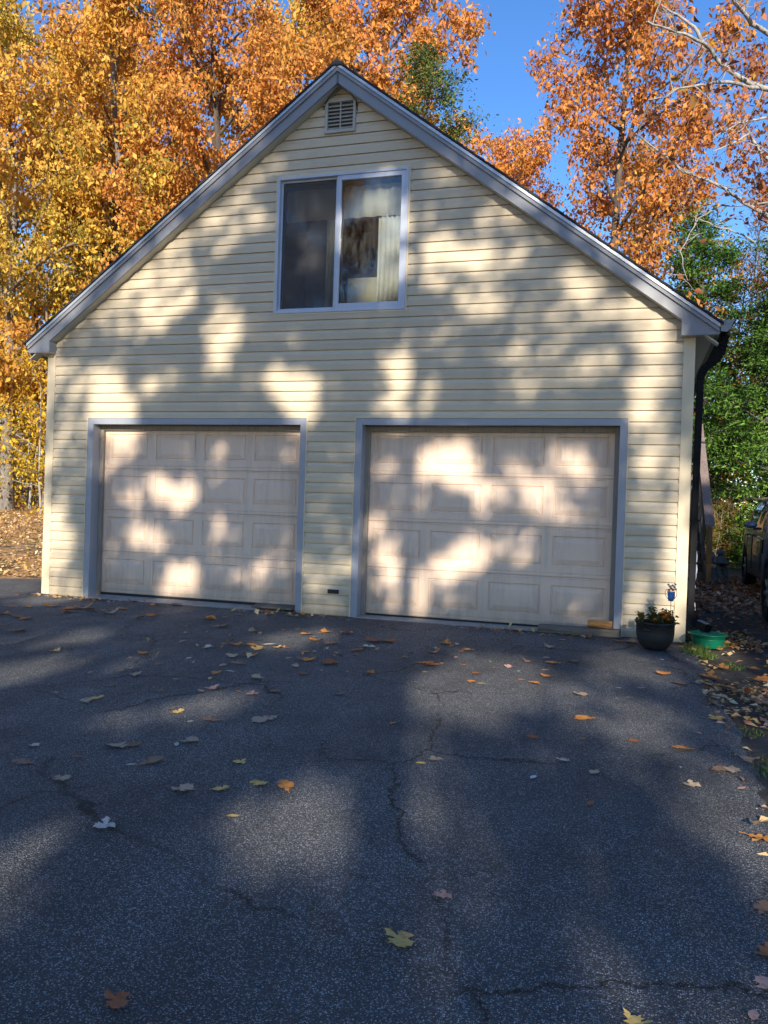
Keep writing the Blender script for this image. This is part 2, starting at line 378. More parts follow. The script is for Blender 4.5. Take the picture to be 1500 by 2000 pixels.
# door trims, jambs, doors
def tri_trim(a, b):
    t = empty('door_trim'); t.parent = garage
    MB().box(a - TW, a, -.022, .0, -.005, TT).build('jamb_casing', M['trim'], t, bevel=.003)
    MB().box(b, b + TW, -.022, .0, -.005, TT).build('jamb_casing', M['trim'], t, bevel=.003)
    MB().box(a + .0005, b - .0005, -.021, .0, 2.134, TT - .001).build('head_casing', M['trim'], t, bevel=.003)
    MB().box(a - TW - .012, a - TW - .0005, -.026, 0, .0, TT + .012).box(b + TW + .0005, b + TW + .012, -.026, 0, .0, TT + .012).box(a - TW, b + TW, -.026, 0, TT + .0005, TT + .012).build('siding_channel', M['post'], t)
    MB().box(a - .012, a, .0005, .125, 0, 2.134).box(b, b + .012, .0005, .125, 0, 2.134).box(a - .012, b + .012, .0005, .19, 2.1345, 2.15).build('jamb_lining', M['trim'], t)
    MB().box(a - .012, a + .048, .126, .165, 0, 2.134).box(b - .048, b + .012, .126, .165, 0, 2.134).box(a + .0485, b - .0485, .128, .167, 2.075, 2.134).build('weather_seal', M['seal'], t, bevel=.004)
def garage_door(a, b, zb):
    d = empty('garage_door', (a - .01, .175, zb)); d.parent = garage
    w = b - a + .02; hh = (2.12 - zb) / 4
    mg = .115; pw = (w - mg * 5 + .02) / 4; gap = (w - 4 * pw) / 5; p0, p1 = .118, hh - .088
    for r in range(4):
        z0 = r * hh
        mb = MB()
        xs_ = [0]
        for c in range(4): xs_ += [gap + c * (pw + gap), gap + c * (pw + gap) + pw]
        xs_.append(w)
        # face rows (y, z): ship-lap joint at the foot, a bead line, flat rail
        foot = [(.03, z0 + .002), (.006, z0 + .002), (0, z0 + .010), (0, z0 + .034), (.005, z0 + .037), (.005, z0 + .042), (0, z0 + .045), (0, z0 + p0)]
        head = [(0, z0 + p1), (0, z0 + hh - .024), (.005, z0 + hh - .021), (.005, z0 + hh - .017), (0, z0 + hh - .014), (0, z0 + hh - .008), (.006, z0 + hh - .0005), (.03, z0 + hh - .0005)]
        for prof in (foot, head):
            vs = [q for y, z in prof for q in ((0, y, z), (w, y, z))]
            mb.add(vs, [(2 * i, 2 * i + 1, 2 * i + 3, 2 * i + 2) for i in range(len(prof) - 1)])
        for c in range(0, 10, 2): mb.add([(xs_[c], 0, z0 + p0), (xs_[c + 1], 0, z0 + p0), (xs_[c + 1], 0, z0 + p1), (xs_[c], 0, z0 + p1)], [(0, 1, 2, 3)])
        mb.add([(0, .03, z0), (w, .03, z0), (w, .03, z0 + hh), (0, .03, z0 + hh)], [(3, 2, 1, 0)])
        mb.build('door_section', M['door'], d)
        for c in range(4):
            x0, x1 = xs_[1 + 2 * c], xs_[2 + 2 * c]; za, ze = z0 + p0, z0 + p1
            ring = [(0, 0.0), (.006, .013), (.016, .013), (.022, .004), (.028, .004), (.070, -.006), (.076, -.006)]
            vs = []
            for ins, y in ring: vs += [(x0 + ins, y, za + ins), (x1 - ins, y, za + ins), (x1 - ins, y, ze - ins), (x0 + ins, y, ze - ins)]
            fs = [(4 * i + j, 4 * i + (j + 1) % 4, 4 * i + 4 + (j + 1) % 4, 4 * i + 4 + j) for i in range(len(ring) - 1) for j in range(4)]
            b_ = 4 * (len(ring) - 1); fs.append((b_, b_ + 1, b_ + 2, b_ + 3))
            MB().add(vs, fs).build('raised_panel', M['door'], d)
    MB().box(0, w, .004, .034, -.028, .0).build('bottom_seal', M['rubber'], d)
for a, b in DOORS: tri_trim(a, b)
garage_door(*DOORS[0], .055); garage_door(*DOORS[1], .03)
mb = MB()
for (a, b), zz in zip(DOORS, (.040, .016)):
    mb.add([(a - .01, -.06, .004), (b + .01, -.06, .004), (b + .01, .30, zz), (a - .01, .30, zz), (a - .01, -.06, -.05), (b + .01, -.06, -.05)], [(0, 1, 2, 3), (4, 5, 1, 0)])
mb.build('threshold', M['concrete'], garage)

# upstairs window: sliding, left half behind an insect screen
def glass_mat():
    m, n, out = new_mat('old_window_glass'); co = nd(n, 'ShaderNodeNewGeometry').outputs['Position']
    tr = nd(n, 'ShaderNodeBsdfTransparent'); tr.inputs[0].default_value = (.80, .82, .80, 1)
    gl = nd(n, 'ShaderNodeBsdfGlossy'); gl.inputs['Roughness'].default_value = .01; gl.inputs[0].default_value = (1, 1, 1, 1)
    dif = nd(n, 'ShaderNodeBsdfDiffuse'); dif.inputs[0].default_value = (.5, .5, .47, 1)
    fr = nd(n, 'ShaderNodeFresnel'); fr.inputs['IOR'].default_value = 1.6
    b = bump(n, noise(n, co, 9, 3, .6, (1.2, 1, .3)), .0008); n.links.new(b, gl.inputs['Normal'])
    x = nd(n, 'ShaderNodeMixShader'); n.links.new(maths(n, 'MULTIPLY', fr.outputs[0], 1.05), x.inputs[0]); n.links.new(tr.outputs[0], x.inputs[1]); n.links.new(gl.outputs[0], x.inputs[2])
    y = nd(n, 'ShaderNodeMixShader'); n.links.new(ramp(n, noise(n, co, 6, 8, .7, (2, 1, .6)), [(.4, (0, 0, 0)), (.8, (.10, .10, .10))]), y.inputs[0])
    n.links.new(x.outputs[0], y.inputs[1]); n.links.new(dif.outputs[0], y.inputs[2]); n.links.new(y.outputs[0], out.inputs[0]); return m
M['glass'] = glass_mat()
m, n, out = new_mat('insect_screen'); tr = nd(n, 'ShaderNodeBsdfTransparent'); df = nd(n, 'ShaderNodeBsdfDiffuse'); df.inputs[0].default_value = (.13, .13, .135, 1)
x = nd(n, 'ShaderNodeMixShader'); x.inputs[0].default_value = .42; n.links.new(tr.outputs[0], x.inputs[1]); n.links.new(df.outputs[0], x.inputs[2]); n.links.new(x.outputs[0], out.inputs[0]); M['screen'] = m
x0, x1, z0, z1 = WIN
win = empty('window', (x0, 0, z0)); win.parent = garage
w, hh = x1 - x0, z1 - z0; mx = .775
def frame(mb, xa, xb, za, zb, t, y0, y1):
    mb.box(xa, xa + t, y0, y1, za, zb); mb.box(xb - t, xb, y0, y1, za, zb)
    mb.box(xa + t, xb - t, y0 + .0005, y1, zb - t, zb); mb.box(xa + t, xb - t, y0 + .0005, y1, za, za + t); return mb
frame(MB(), 0, w, 0, hh, .020, -.026, .02).build('outer_flange', M['post'], win, bevel=.002)
frame(MB(), .0205, w - .0205, .0205, hh - .0205, .028, -.034, .09).build('frame', M['alu'], win, bevel=.003)
MB().box(.05, w - .05, -.03, .03, .0485, .060).build('sill_track', M['alu'], win)
fs_ = frame(MB(), mx - .035, w - .049, .061, hh - .049, .052, -.022, .012).build('sliding_sash', M['alu'], win, bevel=.004)
MB().box(mx + .012, w - .096, -.004, .0, .108, hh - .096).build('pane', M['glass'], win)
frame(MB(), .049, mx + .02, .061, hh - .049, .038, .045, .075).build('fixed_sash', M['alu_dark'], win, bevel=.003)
MB().box(.085, mx - .01, .058, .062, .095, hh - .085).build('pane', M['glass'], win)
frame(MB(), .050, mx - .036, .0615, hh - .0495, .022, .014, .026).build('screen_frame', M['alu'], win, bevel=.002)
MB().add([(.07, .021, .08), (mx - .045, .021, .08), (mx - .045, .021, hh - .07), (.07, .021, hh - .07)], [(0, 1, 2, 3)]).build('insect_screen', M['screen'], win)
# room behind the window
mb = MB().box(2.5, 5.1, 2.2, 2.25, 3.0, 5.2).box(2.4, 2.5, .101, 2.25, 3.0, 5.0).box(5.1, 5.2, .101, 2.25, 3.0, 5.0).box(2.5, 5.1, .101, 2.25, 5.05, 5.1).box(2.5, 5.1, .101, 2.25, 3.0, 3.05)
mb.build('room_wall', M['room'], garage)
def drape(name, xa, xb, za, zb, y, amp, k, mat, label, cat):
    mb = MB(); nn = max(8, int((xb - xa) * 90)); vs = []
    for i in range(nn + 1):
        x = xa + (xb - xa) * i / nn; yy = y + amp * math.sin(i / nn * k * 6.283)
        vs += [(x, yy, za), (x, yy, zb)]
    mb.add(vs, [(2 * i, 2 * i + 2, 2 * i + 3, 2 * i + 1) for i in range(nn)])
    o = mb.build(name, mat, smooth=True); s = o.modifiers.new('thick', 'SOLIDIFY'); s.thickness = .003
    return tag(o, label, cat)
drape('valance', 3.10, 4.60, 4.50, 4.86, .16, .012, 9, M['cloth'], 'wide cream valance across the top inside the upstairs window', 'valance')
drape('curtain', 4.22, 4.50, 3.40, 4.52, .18, .012, 5, M['lace'], 'narrow white lace curtain hanging behind the right window pane', 'curtain')
drape('curtain', 3.60, 3.76, 3.40, 4.52, .18, .010, 3, M['cloth'], 'narrow dim curtain hanging behind the left screened window pane', 'curtain')
tag(MB().box(3.85, 4.20, .24, .30, 3.20, 3.84).build('board', M['card'], bevel=.004), 'pale board standing in the lower corner of the right window pane', 'board')

# gable vent
x0, x1, z0, z1 = VENT
v = empty('gable_vent', (x0, 0, z0)); v.parent = garage; w, hh = x1 - x0, z1 - z0
frame(MB(), 0, w, 0, hh, .034, -.036, .0).build('vent_frame', M['vent'], v, bevel=.004)
MB().box(.034, w - .034, .02, .03, .034, hh - .034).build('vent_backing', M['dark'], v)
MB().box(w / 2 - .006, w / 2 + .006, -.026, .0, .034, hh - .034).build('vent_mullion', M['vent'], v)
MB().box(.0, w, -.042, -.030, -.006, .010).build('vent_sill', M['vent'], v, bevel=.003)
sm = None
for i in range(7):
    z = .045 + i * (hh - .085) / 7
    mb = MB(); pr = [(-.026, z), (-.022, z - .004), (.012, z + .030), (.010, z + .034)]
    mb.add([(.035, y, zz) for y, zz in pr] + [(w - .035, y, zz) for y, zz in pr], [(0, 1, 2, 3), (7, 6, 5, 4), (0, 4, 5, 1), (1, 5, 6, 2), (2, 6, 7, 3), (3, 7, 4, 0)])
    mb.build('slat', M['vent'], v)
tag(MB().tube([(3.62, -.005, 5.62), (3.59, -.02, 5.70), (3.66, -.06, 5.78), (3.78, -.10, 5.86)], .005, 6).build('cable', M['rubber'], smooth=True), 'thin dark cable looping from the roof peak to the left of the gable vent', 'cable')
tag(MB().tube([(3.88, -.11, 5.85), (3.93, -.05, 5.80), (3.985, -.025, 5.70), (3.99, -.02, 5.62)], .005, 6).build('cable', M['rubber'], smooth=True), 'thin dark cable running down the right of the gable vent', 'cable')

# roof, rake boards, returns
RT = 6.112                                                    # top line at the ridge on the rake plane
def top(x): return RT - SL * abs(x - XC)
XL, XR = -.19, 7.80
def strip(name, d0, d1, y0, y1, side, mat, clip=None, ext=0.0):
    xe = (XL - ext) if side < 0 else (XR + ext)
    pts = [(xe, top(xe) - d1), (XC, RT - d1), (XC, RT - d0), (xe, top(xe) - d0)]
    if clip is not None and pts[0][1] < clip:
        xc_ = XC - (RT - d1 - clip) / SL if side < 0 else XC + (RT - d1 - clip) / SL
        pts = [(xe, clip), (xc_, clip)] + pts[1:]
    if side > 0: pts = pts[::-1]
    return MB().prism_xz(pts, y0, y1).build(name, mat, garage)
roof = empty('roof', (0, 0, 0)); roof.parent = garage
for side in (-1, 1):
    strip('fascia', .098, .222, -.150, -.125, side, M['fascia'], 3.013)
    strip('shadow_board', .052, .100, -.172, -.151, side, M['fascia'], 3.013)
    strip('drip_edge', .022, .056, -.186, -.173, side, M['drip'], None, .008)
    MB().prism_xz([(XC, RT - .215), (XC, RT - .200), ((XL, XR)[side > 0], top((XL, XR)[side > 0]) - .200), ((XL, XR)[side > 0], top((XL, XR)[side > 0]) - .215)][::side], -.124, .006).build('rake_soffit', M['soffit'], garage)
    # shingle courses as stepped strips
    mb = MB(); xe = XL - .03 if side < 0 else XR + .03; nC = 34
    for i in range(nC):
        xa = XC + (xe - XC) * i / nC; xb = XC + (xe - XC) * (i + 1.06) / nC
        za, zb = top(xa) + .004, top(xb) + .012
        vs = [(xa, -.20, za), (xb, -.20, zb), (xb, -.20, zb - .022), (xa, -.20, za - .022), (xa, GD + .2, za), (xb, GD + .2, zb), (xb, GD + .2, zb - .022), (xa, GD + .2, za - .022)]
        mb.add(vs, [(0, 1, 2, 3), (7, 6, 5, 4), (0, 4, 5, 1), (1, 5, 6, 2), (2, 6, 7, 3), (3, 7, 4, 0)])
    mb.build('shingles', M['shingle'], roof)
    MB().add([(XC, -.12, RT - .03), ((XL, XR)[side > 0], -.12, top(XL) - .03), ((XL, XR)[side > 0], GD + .1, top(XL) - .03), (XC, GD + .1, RT - .03), (XC, -.12, RT - .16), ((XL, XR)[side > 0], -.12, top(XL) - .16), ((XL, XR)[side > 0], GD + .1, top(XL) - .16), (XC, GD + .1, RT - .16)], [(0, 1, 2, 3), (7, 6, 5, 4), (0, 4, 5, 1), (1, 5, 6, 2), (2, 6, 7, 3), (3, 7, 4, 0)]).build('roof_deck', M['room'], roof)
MB().prism_xz([(XC - .09, RT - .055), (XC + .09, RT - .055), (XC + .09, RT - .043), (XC, RT + .022), (XC - .09, RT - .043)], -.203, GD + .2).build('ridge_cap', M['shingle'], roof, bevel=.01)
MB().box(XC - .010, XC + .010, -.158, -.126, RT - .235, RT - .095).build('fascia_joint', M['alu_dark'], garage)
for side in (-1, 1):
    if side < 0: xo, xi, out_ = XL + .01, .114, XL
    else: xo, xi, out_ = XR - .01, 7.459, XR
    zt = top(xi) - .222
    xt = XC + side * (RT - .222 - 3.013) / SL
    pts = [(xt, 3.013), (xi, 3.013), (xi, zt)]
    if side > 0: pts = pts[::-1]
    ret = MB().prism_xz(pts, -.1495, .0)
    ret.box(min(xi, xo), max(xi, xo), -.154, -.145, 3.004, 3.026)
    ret.build('eave_return', M['fascia'], garage)
    MB().box(min(out_, 0 if side < 0 else GW), max(out_, 0 if side < 0 else GW), -.146, GD, 3.006, 3.0125).build('eave_soffit', M['soffit'], garage)
    MB().box(min(xi, 0.0 if side < 0 else GW), max(xi, 0.0 if side < 0 else GW), -.146, -.0005, 3.0063, 3.0121).build('return_soffit', M['soffit'], garage)
    MB().box(out_ - .01, out_ + .01, -.149, GD + .1, 3.013, top(out_) - .02).build('eave_fascia', M['fascia'], garage)

# gutter and downspout on the right eave
gut = MB(); pr = [(7.812, 3.145), (7.812, 3.03), (7.87, 3.02), (7.905, 3.05), (7.925, 3.11), (7.945, 3.125), (7.945, 3.14), (7.935, 3.14), (7.93, 3.13), (7.9, 3.06), (7.865, 3.032), (7.82, 3.04), (7.82, 3.145)]
gut.prism_xz(pr[::-1], -.165, GD + .15); gut.build('gutter', M['black_metal'], garage)
MB().prism_xz([(7.813, 3.032), (7.868, 3.022), (7.903, 3.052), (7.923, 3.112), (7.943, 3.137), (7.813, 3.137)], -.170, -.1655).build('gutter_end_cap', M['gutter_cap'], garage)
ds = empty('downspout', (7.66, .1, 0)); ds.parent = garage
def rect_sweep(pts, wdt, dep):
    mb = MB(); pts = [Vector(q) for q in pts]; rows = []
    for i, q in enumerate(pts):
        d = (pts[min(i + 1, len(pts) - 1)] - pts[max(i - 1, 0)]).normalized()
        a = Vector((0, 1, 0)) - d * d.y
        if a.length < .3: a = Vector((1, 0, 0)) - d * d.x
        a.normalize(); b = d.cross(a).normalized()
        s_ = 1.0
        rows.append([q + a * (dep / 2 * u_ * s_) + b * (wdt / 2 * v_ * s_) for u_, v_ in ((-1, -1), (1, -1), (1, 1), (-1, 1))])
    vs = [tuple(q) for r_ in rows for q in r_]
    fs = [(4 * i + j, 4 * i + (j + 1) % 4, 4 * i + 4 + (j + 1) % 4, 4 * i + 4 + j) for i in range(len(rows) - 1) for j in range(4)]
    fs += [(3, 2, 1, 0), tuple(4 * (len(rows) - 1) + j for j in range(4))]
    mb.add(vs, fs); return mb
def bez(a, b, c, nn): return [tuple(Vector(a).lerp(Vector(b), t).lerp(Vector(b).lerp(Vector(c), t), t)) for t in [i / nn for i in range(nn + 1)]]
L = lambda *q: (q[0] - 7.66, q[1] - .1, q[2])
rect_sweep([L(7.664, .09, 2.64), L(7.652, .09, 1.2), L(7.648, .09, .30)], .064, .085).build('pipe', M['black_metal'], ds, bevel=.006)
up = bez(L(7.872, .05, 3.03), L(7.872, .06, 2.88), L(7.80, .07, 2.80), 7) + [L(7.76, .08, 2.765)] + bez(L(7.735, .085, 2.745), L(7.665, .09, 2.71), L(7.664, .09, 2.60), 7)
rect_sweep(up, .066, .088).build('upper_elbow', M['black_metal'], ds, bevel=.005)
lo = bez(L(7.648, .09, .34), L(7.648, .07, .20), L(7.72, .0, .175), 7) + [L(7.80, -.10, .152)]
rect_sweep(lo, .074, .09).build('lower_elbow', M['black_metal'], ds, bevel=.005)
for pts_, lst in ((up, range(0, len(up) - 1)), (lo, range(0, 7))):
    for i in lst:
        a, b = Vector(pts_[i]), Vector(pts_[i + 1]); q = a.lerp(b, .5); d = (b - a).normalized() * .008
        rect_sweep([q - d, q + d], .078, .100).build('elbow_rib', M['black_metal'], ds, bevel=.004)
mb = MB()
for t in (-.028, -.010, .010, .028): mb.tube([L(7.72 + .7 * t, .0 + .7 * t, .222), L(7.80 + .7 * t, -.10 + .7 * t, .199)], .003, 6)
mb.build('lower_rib', M['gutter_cap'], ds)
for z in (2.3, 1.2): MB().box(-.05, .045, -.048, -.043, z - .012, z + .012).build('strap', M['black_metal'], ds)
# small plate between the doors
tag(MB().box(3.822, 3.955, -.030, -.012, .248, .294).build('vent_plate', M['rubber'], bevel=.003), 'small black rectangular plate on the siding between both doors', 'plate')
FACE= [(2.49, 4.58, 0.4, 0.27, 0.8), (1.46, 3.73, 0.49, 0.28, 0.9), (1.01, 3.49, 0.36, 0.22, 0.8), (2.35, 3.75, 0.27, 0.27, 0.45), (2.4, 3.2, 0.23, 0.33, 1.0), (1.5, 2.71, 0.18, 0.22, 0.7), (0.9, 2.49, 0.38, 0.28, 1.0), (0.98, 2.3, 0.33, 0.13, 0.9), (3.43, 2.57, 0.34, 0.28, 1.0), (3.5, 2.31, 0.37, 0.1, 0.7), (2.82, 3.49, 0.19, 0.18, 0.35), (4.69, 2.63, 0.35, 0.25, 0.95), (4.52, 2.46, 0.23, 0.17, 0.8), (4.93, 3.99, 0.37, 0.19, 0.95), (5.4, 4.07, 0.33, 0.15, 0.6), (4.8, 3.67, 0.23, 0.14, 0.7), (5.56, 3.39, 0.41, 0.21, 0.45), (5.71, 2.9, 0.46, 0.17, 0.35), (6.45, 3.56, 0.31, 0.26, 0.45), (6.97, 3.28, 0.4, 0.18, 0.85), (7.27, 3.12, 0.19, 0.13, 0.9), (6.58, 2.72, 0.33, 0.18, 0.55), (7.28, 2.71, 0.19, 0.15, 0.7), (5.17, 5.05, 0.25, 0.15, 0.35), (5.77, 4.45, 0.32, 0.15, 0.45), (7.26, 1.99, 0.19, 0.23, 0.9), (7.32, 1.63, 0.15, 0.13, 0.9), (7.1, 2.32, 0.3, 0.08, 0.8), (3.82, 2.02, 0.23, 0.32, 0.45), (3.83, 1.5, 0.23, 0.11, 0.4), (3.85, 1.1, 0.23, 0.17, 0.5), (3.86, 0.64, 0.21, 0.23, 0.6), (3.88, 0.13, 0.21, 0.11, 0.7), (0.32, 0.91, 0.3, 0.25, 0.8), (0.03, 0.52, 0.09, 0.64, 0.9), (0.31, 0.15, 0.26, 0.13, 0.8), (0.29, 1.81, 0.23, 0.38, 0.3), (7.24, 0.86, 0.15, 0.31, 0.6), (7.26, 0.35, 0.19, 0.21, 0.6), (7.54, 0.77, 0.06, 0.76, 0.9), (0.99, 1.97, 0.18, 0.11, 0.6), (1.82, 1.95, 0.1, 0.09, 0.7), (2.3, 1.82, 0.12, 0.18, 0.8), (1.92, 1.5, 0.24, 0.24, 1.0), (1.54, 1.46, 0.06, 0.11, 0.6), (3.11, 1.29, 0.2, 0.21, 0.8), (2.53, 1.04, 0.13, 0.18, 0.9), (1.28, 0.92, 0.14, 0.14, 0.7), (1.55, 0.98, 0.07, 0.11, 0.6), (1.08, 1.32, 0.14, 0.16, 0.5), (0.95, 0.42, 0.1, 0.22, 0.7), (1.82, 0.3, 0.31, 0.18, 1.0), (2.86, 0.52, 0.26, 0.24, 0.8), (3.05, 0.68, 0.16, 0.12, 0.7), (2.34, 0.65, 0.13, 0.15, 0.6), (3.29, 0.79, 0.13, 0.23, 0.4), (3.19, 1.98, 0.16, 0.07, 0.8), (2.43, 1.98, 0.13, 0.06, 0.7), (4.4, 1.22, 0.14, 0.19, 0.9), (5.15, 1.82, 0.34, 0.19, 1.0), (4.96, 1.86, 0.17, 0.14, 0.8), (4.77, 1.45, 0.14, 0.28, 0.7), (4.55, 0.76, 0.2, 0.13, 1.0), (4.97, 0.66, 0.11, 0.14, 0.8), (4.48, 0.46, 0.23, 0.2, 0.9), (4.78, 0.48, 0.14, 0.22, 0.9), (5.38, 0.9, 0.28, 0.27, 1.2), (5.35, 0.4, 0.14, 0.14, 0.7), (5.66, 1.59, 0.24, 0.22, 0.9), (6.01, 1.53, 0.27, 0.13, 0.8), (6.55, 1.86, 0.23, 0.13, 1.0), (5.86, 1.9, 0.21, 0.13, 0.7), (6.34, 1.4, 0.21, 0.06, 0.7), (5.8, 0.96, 0.11, 0.22, 0.5), (6.05, 0.62, 0.13, 0.11, 0.6), (6.17, 0.98, 0.1, 0.08, 0.5), (6.4, 0.23, 0.23, 0.11, 0.7), (6.78, 0.17, 0.1, 0.08, 0.7), (4.51, 1.91, 0.18, 0.11, 0.5)]
FLOOR= [(2.21, -2.32, 0.33, 0.42, 0.8), (2.89, -3.7, 0.23, 0.55, 0.95), (3.29, -2.98, 0.18, 0.33, 0.7), (4.55, -3.93, 0.19, 0.31, 0.9), (4.1, -1.39, 0.23, 0.51, 1.0), (4.32, -2.47, 0.12, 0.31, 0.4), (0.47, -0.13, 0.35, 0.43, 0.8), (-0.61, 0.36, 0.37, 0.58, 0.9), (4.29, -4.4, 0.13, 0.26, 0.55), (5.22, -5.16, 0.07, 0.13, 0.35), (5.69, -5.41, 0.24, 0.31, 1.0), (5.95, -5.57, 0.13, 0.17, 0.8), (5.88, -4.71, 0.1, 0.44, 0.35), (5.94, -2.55, 0.37, 0.92, 1.1), (6.61, -2.54, 0.19, 0.36, 0.6), (7.01, -1.46, 0.27, 0.59, 0.8), (7.1, -3.32, 0.16, 0.48, 0.9), (6.92, -3.42, 0.13, 0.33, 0.5), (7.97, -2.0, 0.19, 0.4, 0.7), (7.49, -4.56, 0.11, 0.46, 0.8), (5.92, -4.29, 0.14, 0.53, 0.3), (4.98, -6.17, 0.11, 0.34, 1.0), (6.23, -5.25, 0.12, 0.35, 0.45), (7.51, -4.98, 0.11, 0.4, 0.9), (7.26, -6.3, 0.09, 0.13, 0.7), (7.37, -6.35, 0.06, 0.11, 0.9), (5.21, -6.53, 0.04, 0.16, 0.6), (2.23, -0.36, 0.34, 0.39, 0.6), (7.87, -0.22, 0.21, 0.46, 0.8), (7.69, -1.29, 0.19, 0.3, 0.6)]
